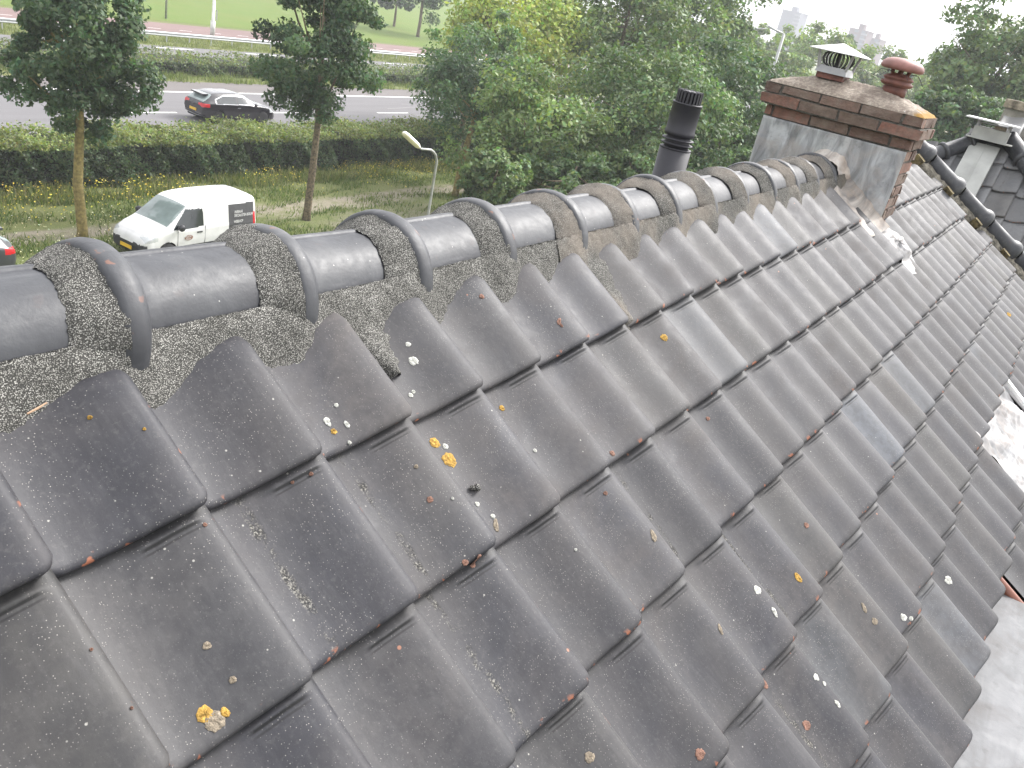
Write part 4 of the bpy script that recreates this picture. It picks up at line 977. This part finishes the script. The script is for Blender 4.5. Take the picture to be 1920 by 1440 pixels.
tufts('grass', '', 90000, (17.0, 26.8), (8, 46), .13, [(.085, .125, .032), (.12, .16, .05), (.17, .18, .08), (.06, .10, .025)], 61)
tufts('tall_grass', '', 16000, (25.0, 26.9), (8, 46), .32, [(.085, .12, .032), (.15, .17, .06), (.20, .19, .09)], 62)
tufts('verge_grass', '', 30000, (44.0, 50.6), (24, 85), .28, [(.13, .16, .05), (.17, .19, .07), (.10, .14, .04)], 63, .02)
tufts('roadside_grass', '', 26000, (56.4, 61.8), (30, 100), .22, [(.14, .17, .055), (.19, .20, .08)], 64, .022)
def flowers():
    r = np.random.default_rng(71); n = 4200; x = r.uniform(9, 44, n); y = 26.6-abs(r.normal(0, 1.5, n)); z = GZ+r.uniform(.10, .42, n)
    k = (y > 18.5) & (np.sin(x*1.1)+np.sin(x*.37+2)+r.normal(0, .6, n) > -.4); x, y, z = x[k], y[k], z[k]; n = len(x)
    q, F, c = leaves(np.stack([x, y, z], 1), np.tile([0, -.3, 1.], (n, 1)), .026, np.tile([.55, .43, .04], (n, 1)), .2, r, .6, .9)
    m, t, p, out = mat('flower_petals'); nn = N(t); nn.link(nn.attr('tint'), p.inputs['Base Color']); p.inputs['Roughness'].default_value = .7
    o = mesh('yellow_flowers', q, F, m, None, False, None, c); o['kind'] = 'stuff'
    n = 900; x = r.uniform(8, 16, n); y = r.uniform(18, 24, n)
    q, F, c = leaves(np.stack([x, y, GZ+r.uniform(.05, .25, n)], 1), np.tile([0, -.3, 1.], (n, 1)), .022, np.tile([.62, .58, .35], (n, 1)), .15, r, .6, .9)
    o = mesh('pale_flowers', q, F, m, None, False, None, c); o['kind'] = 'stuff'
flowers()
# shrubs low under the big trees (they hide the trunks)
for i, (px, py, rx, ry, d, lab) in enumerate([(930, 345, 75, 62, 31, 'low leafy shrub with glossy leaves right of the lamp post'), (1075, 345, 100, 60, 33, 'broad shrub behind the ridge, left of the flue pipe'), (1210, 320, 80, 60, 36, 'shrub at the foot of the trees behind the flue pipe'), (1340, 300, 90, 60, 40, 'shrub between the flue pipe and the chimney')]):
    tree_px(lab, px, py, rx, ry, d, (.052, .084, .046) if i % 2 else (.066, .100, .052), 80+i, 11000, .085, 90, 'shrub', 'shrubs at the foot of the trees', .26)
# ================================================================== GUARD RAIL, LAMPS
gal = simple('rail_zinc', (.46, .47, .48), .45, .5, .1, 3)
rail = tag(empty('guard_rail', (60, 58.2, GZ)), 'long grey metal guard rail along the far carriageway', 'guard rail')
mb = MB(); pf = [(-.0, .44), (-.05, .48), (-.05, .52), (0, .56), (0, .60), (-.05, .64), (-.05, .70), (0, .74), (.02, .74), (.02, .44)]
V = [(x, a, z) for x in np.linspace(-55, 60, 30) for a, z in pf]; mb.add(V, [tuple(int(q) for q in f) for f in grid_faces(30, len(pf))]); mb.build('beam', gal, rail)
for k in range(58): MB().box((-55+k*2.0, .02, 0), (-54.93+k*2.0, .10, .68)).build('post', gal, rail)
pole_m = simple('galvanised_pole', (.36, .37, .36), .5, .6, .15, 5); lamp_m = simple('yellowed_lamp_shell', (.66, .62, .43), .45, 0, .08, 4); lamp_w = simple('lamp_top_white', (.80, .79, .70), .4, 0, .05, 4)
LY = 15.0
pb = aty(812, 345, LY); ptop = aty(818.5, 302, LY)
lamp = tag(empty('street_lamp', (float(pb[0]), LY, GZ)), 'street lamp with bent grey pole and long yellowed head, in front of the hedge', 'street lamp')
L0 = np.array([float(pb[0]), LY, GZ]); q1 = aty(817, 291, LY)-L0; q2 = aty(808, 281, LY)-L0; q3 = aty(790, 279.5-.5, LY)-L0; hd0 = aty(787, 277, LY)-L0; hd1 = aty(757, 249, LY)-L0
tp = ptop-L0
MB().tube([(0, 0, 0), (0, 0, 1.2), (0, 0, 1.25), (0, 0, tp[2]), q1, aty(813, 285, LY)-L0, q2, hd0+(hd0-hd1)*.08, hd0], [.065, .065, .042, .040, .038, .036, .034, .032, .03], 12).build('pole', pole_m, lamp, True)
dd = (hd1-hd0); Ld = np.linalg.norm(dd); dd /= Ld; sd_ = np.cross(dd, [0, 0, 1.]); sd_ /= np.linalg.norm(sd_); up_ = np.cross(sd_, dd)
def headmesh(lo, hi, grow=1.0):
    mb = MB(); st_ = [(0, .28, .35), (.06, .55, .65), (.16, .85, .95), (.3, 1, 1), (.85, 1, 1), (.95, .9, .85), (1, .55, .5)]
    V = []
    for t_, w_, h_ in st_:
        for a in np.linspace(lo, hi, 9):
            V.append(hd0+dd*t_*Ld+sd_*math.cos(a)*.105*w_*grow+up_*math.sin(a)*.085*h_*grow)
    n_ = 9; F = [(i*n_+k, i*n_+k+1, (i+1)*n_+k+1, (i+1)*n_+k) for i in range(len(st_)-1) for k in range(n_-1)]
    F += [tuple(range(n_)), tuple((len(st_)-1)*n_+k for k in range(n_))]; mb.add(V, F); return mb
headmesh(-.1, math.pi+.1).build('lamp_housing', lamp_w, lamp, True); headmesh(math.pi, 2*math.pi, .97).build('lamp_bowl', lamp_m, lamp, True)
# mast on the far verge, and sign post
pm = atz(398, 70, GZ)
mast = tag(empty('lamp_mast', tuple(map(float, pm))), 'white lamp mast standing behind the guard rail, left of the middle street tree', 'lamp mast')
MB().tube([(0, 0, 0), (0, 0, 1.3), (0, 0, 1.32), (0, 0, 12)], [.20, .20, .13, .09], 14).build('pole', simple('white_mast_paint', (.62, .62, .60), .6, 0, .2, 2), mast, True)
MB().box((-.16, -.22, 3.0), (.16, -.1, 3.9)).build('small_sign', M['wire'], mast)
MB().box((.1, -.3, 1.4), (.16, -.2, 2.2)).build('junction_box', pole_m, mast)
pm = atz(311, 35, GZ)
mp = tag(empty('grey_post', tuple(map(float, pm))), 'thin grey post on the lawn edge beyond the cycle path', 'post')
MB().tube([(0, 0, 0), (0, 0, 6)], [.10, .07], 10).build('pole', pole_m, mp, True)
fl0 = atx(1440, 150, 95); flt = atx(1470, 64, 95)
fl = tag(empty('double_arm_lamp', (95, float(flt[1]), GZ)), 'distant street lamp with two arms rising from the pale trees left of the cowl', 'street lamp')
zt_ = float(flt[2])-GZ; a1 = atx(1440, 49, 95); a2 = atx(1410, 54, 95)
MB().tube([(0, 0, 0), (0, 0, zt_)], [.20, .14], 10).build('pole', pole_m, fl, True)
yv = float(flt[1])
MB().tube([(0, 0, zt_), (0, 1.1, float(a1[2])-GZ-.2), (0, float(a1[1])-yv, float(a1[2])-GZ)], [.09, .10, .12], 8).build('arm', pole_m, fl, True)
MB().tube([(0, float(a1[1])-yv, float(a1[2])-GZ-.25), (0, float(a2[1])-yv, float(a2[2])-GZ)], [.06, .09], 8).build('arm', pole_m, fl, True)
# ================================================================== FAR BUILDINGS
def block(name, label, px0, px1, ptop, x, wallc, storeys, w2=None):
    a = atx(px0, ptop, x); b_ = atx(px1, ptop, x); y0, y1 = sorted((float(a[1]), float(b_[1]))); z = max(float(a[2]), float(b_[2]))
    root = tag(empty(name, (x, (y0+y1)/2, GZ)), label, 'building'); H_ = z-GZ; hw = (y1-y0)/2
    wm_ = simple(name+'_wall', wallc, .9, 0, .1, .2); gl = simple('far_window_glass', (.10, .11, .13), .3)
    mb = MB().box((0, -hw, 0), (16, hw, H_*.985)).box((-.3, -hw-.3, H_*.985), (16.3, hw+.3, H_)); mb.build('wall', wm_, root)
    MB().box((4, -hw*.3, H_), (9, hw*.3, H_+3)).build('roof_box', wm_, root)
    fl_ = H_/storeys
    wi = MB(); ba = MB()
    for k in range(1, storeys):
        for s_ in range(int(hw*2/4)):
            y = -hw+1.2+s_*4
            wi.box((-.08, y, k*fl_+.8), (0, y+2.2, k*fl_+2.3))
        ba.box((-1.0, -hw, k*fl_-.1), (-.3, -hw*.4, k*fl_+.9))
    o = wi.build('windows', gl, root); o['kind'] = 'stuff'; o = ba.build('balconies', simple('balcony_front', (.20, .20, .22), .7), root); o['kind'] = 'stuff'
    return root
block('tower_block', 'pale grey tower block on the skyline, upper left of the cowl', 1466, 1503, 24, 620, (.13, .13, .16), 12)
block('brick_flats', 'red brick apartment block on the skyline between the cowl and the clay pot', 1592, 1628, 58, 560, (.12, .065, .06), 9)
block('brick_flats', 'lower red brick block adjoining the taller one on the skyline', 1628, 1652, 74, 575, (.12, .065, .06), 8)
# ================================================================== VEHICLES
def cr(xs, ks, vs):
    """smooth (monotone-ish) interpolation of keyed values"""
    xs = np.asarray(xs, float); ks = np.asarray(ks, float); vs = np.asarray(vs, float)
    m = np.gradient(vs, ks); i = np.clip(np.searchsorted(ks, xs)-1, 0, len(ks)-2); h = ks[i+1]-ks[i]; t = (xs-ks[i])/h
    d = (vs[i+1]-vs[i])/h
    m0 = np.where(np.sign(m[i]) == np.sign(d), np.sign(d)*np.minimum(abs(m[i]), 2.5*abs(d)), 0); m1 = np.where(np.sign(m[i+1]) == np.sign(d), np.sign(d)*np.minimum(abs(m[i+1]), 2.5*abs(d)), 0)
    return (2*t**3-3*t**2+1)*vs[i]+(t**3-2*t**2+t)*h*m0+(-2*t**3+3*t**2)*vs[i+1]+(t**3-t**2)*h*m1
def car_body(key, nx=260):
    """key rows: x, z bottom, z belt, z roof edge, z top, half width low, half width belt, half width top"""
    K = np.array(key, float); x = np.unique(np.concatenate([np.linspace(K[0, 0], K[-1, 0], nx), K[:, 0]]))
    f = [cr(x, K[:, 0], K[:, i]) for i in range(1, 8)]
    zb, zt_, ze, zc, wl, wb, wt = f
    rows = []
    for i in range(len(x)):
        kp = np.array([(0, zb[i]), (wl[i]*.80, zb[i]), (wl[i]*.97, zb[i]+.05), (wl[i], zb[i]+.16), ((wl[i]+wb[i])/2+.012, (zb[i]+zt_[i])*.52), (wb[i], zt_[i]-.06), (wb[i]*.985, zt_[i]), (wt[i]+(wb[i]-wt[i])*.12, ze[i]*.9+zt_[i]*.1), (wt[i]*.965, ze[i]+(zc[i]-ze[i])*.25), (wt[i]*.84, zc[i]-(zc[i]-ze[i])*.22), (wt[i]*.45, zc[i]-.004), (0, zc[i])])
        t = np.array([0, .06, .10, .16, .30, .42, .46, .66, .70, .76, .88, 1.0]); tt = np.linspace(0, 1, 92)
        y = np.interp(tt, t, kp[:, 0]); z = np.interp(tt, t, kp[:, 1])
        for _ in range(2):
            y[1:-1] = (y[:-2]+2*y[1:-1]+y[2:])/4; z[1:-1] = (z[:-2]+2*z[1:-1]+z[2:])/4
        yy = np.concatenate([-y, y[::-1][1:]]); zz = np.concatenate([z, z[::-1][1:]])
        rows.append(np.stack([np.full_like(yy, x[i]), yy, zz], 1))
    return np.array(rows)            # (nx, nc, 3)
def build_vehicle(root, key, classes, mats, wheels, wr, capmat):
    """classes(x, y, z, n) -> part name or '' for body, None to omit"""
    S_ = car_body(key); a, b_, _ = S_.shape; V = S_.reshape(-1, 3); F = grid_faces(a, b_)[:, ::-1]
    c = V[F].mean(1); n = np.cross(V[F[:, 1]]-V[F[:, 0]], V[F[:, 2]]-V[F[:, 0]]); n /= np.linalg.norm(n, axis=1)[:, None]+1e-12
    o_ = c-np.array([0, 0, .7]); o_[:, 0] *= .02; sg = np.sign((n*o_).sum(1)); n = n*sg[:, None]
    lab = np.array([classes(*c[i], n[i]) or '' for i in range(len(F))], dtype=object)
    for i in range(len(F)):                       # left and right, front and rear panes are parts of their own
        if lab[i] in ('side_window', 'tail_light', 'headlight', 'sticker_panel', 'side_strip', 'chrome_strip'):
            lab[i] += ':%d%d' % (c[i, 1] > 0, lab[i] == 'side_window' and c[i, 0] > -.25)
    for (wx, wy) in wheels:
        d = np.hypot(c[:, 0]-wx, c[:, 2]-wr); lab[(d < wr+.045) & (abs(c[:, 1]) > .5) & (c[:, 2] < wr*2.4)] = 'skip'
    objs = {}
    for name in sorted(set(lab)):
        if name == 'skip': continue
        Fk = F[lab == name]; used, inv = np.unique(Fk, return_inverse=True); inv = inv.reshape(Fk.shape)
        nm = name.split(':')[0] or 'body'
        objs[name] = mesh(nm, V[used], np.ascontiguousarray(inv), mats[name.split(':')[0]], root, True)
    # close the ends
    body = objs.get('') or list(objs.values())[0]
    e0 = S_[0]; e1 = S_[-1]
    MB().add(e0, [tuple(range(len(e0)))[::-1]]).build('rear_panel', capmat, root); MB().add(e1, [tuple(range(len(e1)))]).build('nose_panel', mats.get('bumper', capmat), root)
    # inner dark tub so nothing is see-through
    K = np.array(key); MB().box((K[0, 0]+.12, -.62, .22), (K[-1, 0]-.12, .62, .72)).build('underbody', M['tyre'], root)
    for (wx, wy) in wheels:
        w_ = empty('wheel'); 
        tb = MB(); tb.lathe([(wr*.60, -.10), (wr*.93, -.10), (wr, -.07), (wr, .07), (wr*.93, .10), (wr*.60, .10)], (0, 0, 0), 28, 'y'); ty = tb.build('wheel', M['tyre'], root, True); ty.location = (wx, wy, wr)
        rm = MB(); sgn = 1 if wy > 0 else -1
        rm.lathe([(wr*.63, -.02*sgn), (wr*.62, .075*sgn), (wr*.56, .085*sgn), (wr*.52, .055*sgn)], (0, 0, 0), 28, 'y', False)
        for k in range(8):
            t_ = 2*math.pi*k/8; Mx = Matrix.Rotation(t_, 4, 'Y'); rm.box((-.028, min(.05*sgn, .07*sgn), 0), (.028, max(.05*sgn, .07*sgn), wr*.58), Mx)
        rm.lathe([(.06, .04*sgn), (.06, .08*sgn), (.001, .085*sgn)], (0, 0, 0), 16, 'y', False)
        r_o = rm.build('rim', M['alloy'], None, True); r_o.parent = ty
        dk = MB().lathe([(wr*.6, .0), (.001, .001*sgn)], (0, 0, 0), 20, 'y', False).build('brake_disc', M['tyre'], None); dk.parent = ty
        bpy.data.objects.remove(w_)
        ar = MB(); ar.lathe([(wr+.05, -.0), (wr+.05, -.30*sgn)], (wx, wy*1.0, wr), 30, 'y', False); ar.build('wheel_arch', M['tyre'], root)
    return objs
def paint(name, rgb, rough=.28, metal=0.0):
    m, t, p, out = mat(name); n = N(t); c = n.coord('Object')
    n.link(n.ramp(n.noise(c, 3, 6), [(.3, tuple(x*.84 for x in rgb)), (.65, rgb)]), p.inputs['Base Color'])
    p.inputs['Roughness'].default_value = rough; p.inputs['Metallic'].default_value = metal; p.inputs['Coat Weight'].default_value = .6; p.inputs['Coat Roughness'].default_value = .08; return m
M['tyre'] = simple('tyre_rubber', (.018, .018, .019), .85); M['alloy'] = simple('alloy_rim', (.42, .43, .45), .35, .7, .1)
M['glass_d'] = simple('dark_car_glass', (.020, .026, .028), .08, 0, .1, 2, spec=.7); M['glass_w'] = simple('windscreen_glass', (.20, .245, .24), .06, 0, .15, 2, spec=.9)  # windscreen glass colour lightened to carry the pale sky reflection
M['trim'] = simple('black_trim', (.025, .026, .030), .55); M['red_l'] = simple('red_lamp_lens', (.50, .015, .02), .25, 0, .1); M['clear_l'] = simple('clear_headlamp', (.55, .57, .58), .18, .2, .1)
M['plate'] = simple('yellow_plate', (.75, .47, .03), .5, 0, .05); M['white_p'] = paint('white_van_paint', (.68, .68, .68)); M['black_p'] = paint('black_car_paint', (.012, .010, .013), .2); M['grey_p'] = paint('dark_grey_paint', (.045, .048, .054), .3)
M['sil_p'] = paint('pale_silver_paint', (.62, .63, .64), .3)
M['panelgrey'] = simple('dark_panel_sticker', (.060, .060, .064), .5); M['ink_w'] = simple('white_lettering', (.75, .75, .75), .6); M['brown'] = simple('brown_oval_sticker', (.22, .11, .075), .5); M['line'] = simple('panel_gap', (.10, .10, .11), .6)
def text(body, size, M4, matl, parent, name='lettering', width=1.0):
    cu = bpy.data.curves.new(name, 'FONT'); cu.body = body; cu.size = size; cu.extrude = .001
    o = bpy.data.objects.new(name, cu); COL.objects.link(o)
    dg = bpy.context.evaluated_depsgraph_get(); me = bpy.data.meshes.new_from_object(o.evaluated_get(dg)); bpy.data.objects.remove(o)
    me.transform(Matrix.Scale(width, 4, (1, 0, 0))); me.materials.clear(); me.materials.append(matl)
    o = bpy.data.objects.new(name, me); COL.objects.link(o); o.parent = parent; o.matrix_local = M4; return o
def side_M(x, y, z, nose_right):           # lettering plane on the -y (right-hand) or +y flank
    return Matrix(((-1 if not nose_right else 1, 0, 0, x), (0, 0, (1 if not nose_right else -1), y), (0, 1, 0, z), (0, 0, 0, 1)))
# ---- white delivery van. local +x = nose, flank +y faces the camera after the half turn
vk = [(-2.19, .34, 1.00, 1.62, 1.72, .80, .84, .72), (-2.14, .30, 1.02, 1.68, 1.79, .86, .88, .76), (-1.9, .27, 1.03, 1.70, 1.82, .885, .905, .78), (-.9, .25, 1.03, 1.72, 1.84, .89, .91, .79), (.05, .25, 1.02, 1.70, 1.82, .89, .91, .78), (.55, .25, 1.01, 1.60, 1.73, .89, .91, .76),
      (.95, .25, 1.00, 1.36, 1.46, .89, .905, .76), (1.32, .25, .985, 1.09, 1.15, .885, .89, .80), (1.45, .25, .96, 1.03, 1.08, .88, .88, .80), (1.80, .25, .86, .92, .985, .86, .84, .74), (2.02, .25, .74, .80, .86, .80, .78, .66), (2.13, .27, .62, .68, .72, .70, .68, .56), (2.18, .33, .50, .56, .58, .58, .56, .46)]
def van_cls(x, y, z, n):
    ay = abs(y)
    if z < .36 and n[2] < -.5: return 'sill_trim'
    wx0 = 1.30-(z-1.06)*1.02
    if n[0] > .25 and .60 < x < 1.33 and z > 1.07 and ay < .79-(z-1.08)*.20 and n[2] > .2 and ay < .74: return 'windscreen'
    if ay > .55 and .03+.25*max(0, z-1.45) < x < 1.17-(z-1.03)*.92 and 1.02+.10*max(0, .45-x) < z < 1.60 and abs(n[1]) > .5: return 'side_window'
    if x < -2.10 and False: return None
    if ay > .70 and -2.12 < x < -2.02+.0 and .88 < z < 1.30: return 'tail_light'
    if ay > .7 and -2.05 < x < -.98 and .46 < z < 1.62: return 'sticker_panel'
    if x > 1.70 and z > .62 and ay > .44 and (z < 1.0) and z > .70-.15*(x-1.9) and x < 2.08 and z < .93-.35*(x-1.75) and ay > .50: return 'headlight'
    if x > 2.03 and z < .60: return 'bumper'
    if ay > .75 and .40 < z < .50 and -1.05 < x < .98: return 'side_strip'
    if x > 2.0 and z < .40: return 'bumper'
    return ''
vm = {'': M['white_p'], 'sill_trim': M['trim'], 'windscreen': M['glass_w'], 'side_window': M['glass_d'], 'tail_light': M['red_l'], 'sticker_panel': M['panelgrey'], 'headlight': M['clear_l'], 'bumper': M['trim'], 'side_strip': M['trim']}
VX, VY, VR = 15.95, 20.33, math.radians(182)
van = tag(empty('delivery_van', (VX, VY, GZ), VR), 'white delivery van parked on the grass, dark text panel on its rear flank', 'van')
van.scale = (.92,)*3
build_vehicle(van, vk, van_cls, vm, [(1.36, .80), (-1.36, .80), (1.36, -.80), (-1.36, -.80)], .315, M['white_p'])
for s_ in (1, -1):
    mb = MB(); mb.lathe([(.001, -.11), (.07, -.10), (.105, -.03), (.11, .02), (.08, .07), (.001, .075)], (.98, s_*1.02, 1.12), 16, 'y'); mb.box((.93, min(s_*.85, s_*.98), 1.06), (1.02, max(s_*.85, s_*.98), 1.12)); mb.build('wing_mirror', M['trim'], van, True)
    MB().box((.10, min(s_*.905, s_*.93), .86), (.30, max(s_*.905, s_*.93), .90)).build('door_handle', M['trim'], van)
    for xg, z0_, z1_ in ((-.02, .40, 1.60), (1.02, .50, .98)):
        g_ = MB().box((xg-.006, min(s_*.90, s_*.913), z0_), (xg+.006, max(s_*.90, s_*.913), z1_ if z1_ < 1.1 else 1.06))
        g_.build('panel_gap', M['line'], van)
MB().box((2.165, -.26, .36), (2.20, .26, .47)).build('number_plate', M['plate'], van)
MB().tube([(2.00, -.40, .79), (2.06, -.12, .775), (2.065, 0, .80), (2.06, .12, .775), (2.00, .40, .79)], .011, 6).build('grille_line', M['line'], van)
MB().tube([(2.055, -.07, .745), (2.075, 0, .78), (2.055, .07, .745)], .010, 6).tube([(2.06, -.07, .715), (2.08, 0, .75), (2.06, .07, .715)], .010, 6).build('nose_badge', M['alloy'], van)
ov = MB(); ov.v = []; n_ = 36
ov.add([(.62+.155*math.cos(t), .921, .74+.088*math.sin(t)) for t in np.linspace(0, 2*math.pi, n_, endpoint=False)], [tuple(range(n_))]); ovo = ov.build('door_logo', M['brown'], van)
text('PUSTA', .085, side_M(.755, .924, .75, False), M['ink_w'], van, 'logo_lettering', .9); text('PIZZA', .075, side_M(.735, .924, .675, False), M['ink_w'], van, 'logo_lettering', .9)
for body_, xx, zz, sz in (('INBRAAK', -1.16, 1.34, .135), ('SPECIALISTEN BOUW', -1.16, 1.215, .135), ('WEBSHOP', -1.16, 1.01, .135), ('MARKETING', -1.16, .83, .135), ('0800 010 815', -1.16, .64, .135)):
    text(body_, sz, side_M(xx, .925, zz, False), M['ink_w'], van, 'lettering', .62)
MB().box((-2.0, .918, .775), (-1.02, .922, .795)).build('panel_rule', M['ink_w'], van)
MB().box((-2.205, -.40, .45), (-2.19, .40, .62)).build('rear_trim', M['trim'], van)
# ---- dark hatchback on the road, nose to +x
hk = [(-2.17, .42, .72, .82, .86, .70, .74, .60), (-2.12, .34, .86, .95, 1.00, .78, .80, .66), (-1.95, .30, .95, 1.10, 1.16, .84, .86, .64), (-1.60, .24, .98, 1.30, 1.38, .88, .88, .60), (-1.0, .20, .97, 1.37, 1.46, .89, .895, .60), (-.2, .19, .95, 1.38, 1.47, .89, .895, .60),
      (.35, .19, .935, 1.29, 1.37, .89, .89, .60), (.85, .19, .92, 1.06, 1.12, .885, .885, .66), (1.12, .20, .90, .95, 1.00, .88, .87, .72), (1.6, .20, .82, .87, .92, .87, .84, .70), (1.95, .22, .70, .75, .79, .80, .76, .60), (2.12, .26, .56, .60, .63, .66, .62, .46), (2.17, .32, .46, .50, .52, .54, .50, .38)]
def hatch_cls(x, y, z, n):
    ay = abs(y)
    if x < -1.60 and n[0] < -.3 and z > 1.02 and ay < .66-(z-1.02)*.1 and n[2] > .1 and z < 1.36: return 'rear_window'
    if .28 < x < 1.08 and n[0] > .15 and z > .98 and ay < .62 and n[2] > .3: return 'windscreen'
    up = 1.33-.55*max(0, x-.35)-.35*max(0, -1.0-x)
    if ay > .5 and -1.45 < x < .92 and .985 < z < up-.02 and abs(n[1]) > .5: return 'side_window' if abs(x+.25) > .035 else ''
    if ay > .5 and -1.50 < x < 1.0 and .965 < z < up+.015 and abs(n[1]) > .5: return 'chrome_strip'
    if x < -1.84 and .80 < z < .96 and ay > .38: return 'tail_light'
    if x > 1.72 and .62 < z < .80 and ay > .48: return 'headlight'
    if x < -2.0 and z < .42: return 'rear_bumper_trim'
    return ''
def hatch(loc, rz, pm_, label):
    r_ = tag(empty('hatchback', loc, rz), label, 'car', None)
    mm = {'': pm_, 'rear_window': M['glass_w'], 'windscreen': M['glass_d'], 'side_window': M['glass_d'], 'chrome_strip': M['alloy'], 'tail_light': M['red_l'], 'headlight': M['clear_l'], 'rear_bumper_trim': M['trim']}
    build_vehicle(r_, hk, hatch_cls, mm, [(1.32, .78), (-1.31, .78), (1.32, -.78), (-1.31, -.78)], .325, pm_)
    MB().box((-2.20, -.26, .52), (-2.165, .26, .63)).build('number_plate', M['plate'], r_)
    MB().tube([(-2.12, -.55, .36), (-2.18, -.3, .35), (-2.18, .3, .35), (-2.12, .55, .36)], .014, 6).build('bumper_strip', M['alloy'], r_)
    MB().lathe([(.055, 0), (.05, .012), (.001, .014)], (0, 0, 0), 14).build('tail_badge', M['alloy'], r_).matrix_local = Matrix.Translation((-2.115, 0, .84)) @ Matrix.Rotation(-math.pi/2, 4, 'Y')
    for s_ in (1, -1):
        MB().lathe([(.001, -.08), (.06, -.07), (.08, 0), (.06, .06), (.001, .065)], (.72, s_*.98, 1.0), 12, 'y').build('wing_mirror', pm_, r_, True)
        MB().box((-.28, min(s_*.89, s_*.915), .80), (-.10, max(s_*.89, s_*.915), .83)).build('door_handle', M['alloy'], r_)
    MB().box((-2.0, -.50, 1.30), (-1.72, .50, 1.36)).build('roof_spoiler', pm_, r_)
    return r_
wh = atz(452, 234, GZ)
hatch((30.0, 35.3, GZ+.02), math.radians(-4), M['black_p'], 'shiny black hatchback driving along the near carriageway behind the hedge')
tl = atz(29, 470, GZ+.86)
hatch((float(tl[0])-2.12, float(tl[1])+.8, GZ), math.radians(180), M['grey_p'], 'dark grey hatchback cut off by the left photo edge, red tail light showing')
g_ = atz(925, 375, GZ)
hatch((float(g_[0]), float(g_[1]), GZ), math.radians(200), M['sil_p'], 'pale silver car half hidden by leaves, right of the street lamp')
g_ = aty(1195, 325, 26); hatch((float(g_[0])+1.0, 26, GZ), math.radians(90), M['sil_p'], 'pale car glimpsed through leaves beside the black flue pipe')

# small debris lying on the roof
u_, v_, h_ = tiny('', '', '', 890, 918)
r_ = np.random.default_rng(17); mb = MB()
for k in range(9):
    c_ = roofp(u_+r_.normal(0, .004), v_+r_.normal(0, .004), h_+.004+abs(r_.normal(0, .003))); q_ = r_.uniform(.003, .006)
    V = []
    for p_, z_ in ((.5, -.8), (1, -.2), (.9, .4), (.3, .9)):
        for t_ in range(7): V.append(c_+q_*np.array([p_*math.cos(t_*.9)*r_.uniform(.8, 1.2), p_*math.sin(t_*.9)*r_.uniform(.8, 1.2), z_]))
    mb.add(V, [(i*7+t_, i*7+(t_+1) % 7, (i+1)*7+(t_+1) % 7, (i+1)*7+t_) for i in range(3) for t_ in range(7)]+[tuple(range(21, 28)), tuple(range(7))[::-1]])
tag(mb.build('grit_clump', M['mortar'], None), 'small clump of grit stuck on a tile below the two orange lichens', 'grit')
tw = [atd(49, 779, 1.02), atd(68, 769, 1.02), atd(86, 758, 1.02)]
tw = [on(px_, py_, NRM, .045) for px_, py_ in ((49, 779), (67, 769.5), (86, 758))]
tag(MB().tube([p_+NRM*.004 for p_ in tw], [.0012, .0016, .0010], 6).build('dry_twig', simple('dry_twig_bark', (.30, .20, .13), .8), None), 'thin dry twig lying at the edge of the mortar, far left', 'twig')
# ================================================================== HAZE
hz = MB().box((-300, -250, GZ-1.0), (2400, 1500, 26)).build('haze', None) if False else None
def haze():
    m = bpy.data.materials.new('summer_haze'); m.use_nodes = True; t = m.node_tree; t.nodes.clear()
    out = t.nodes.new('ShaderNodeOutputMaterial'); v = t.nodes.new('ShaderNodeVolumePrincipled')
    v.inputs['Color'].default_value = (.93, .95, 1, 1); v.inputs['Density'].default_value = .0009; v.inputs['Anisotropy'].default_value = .0
    t.links.new(v.outputs[0], out.inputs['Volume'])
    o = MB().box((-60, -60, GZ-1.0), (760, 420, 34)).build('haze', m); o['kind'] = 'stuff'
haze()
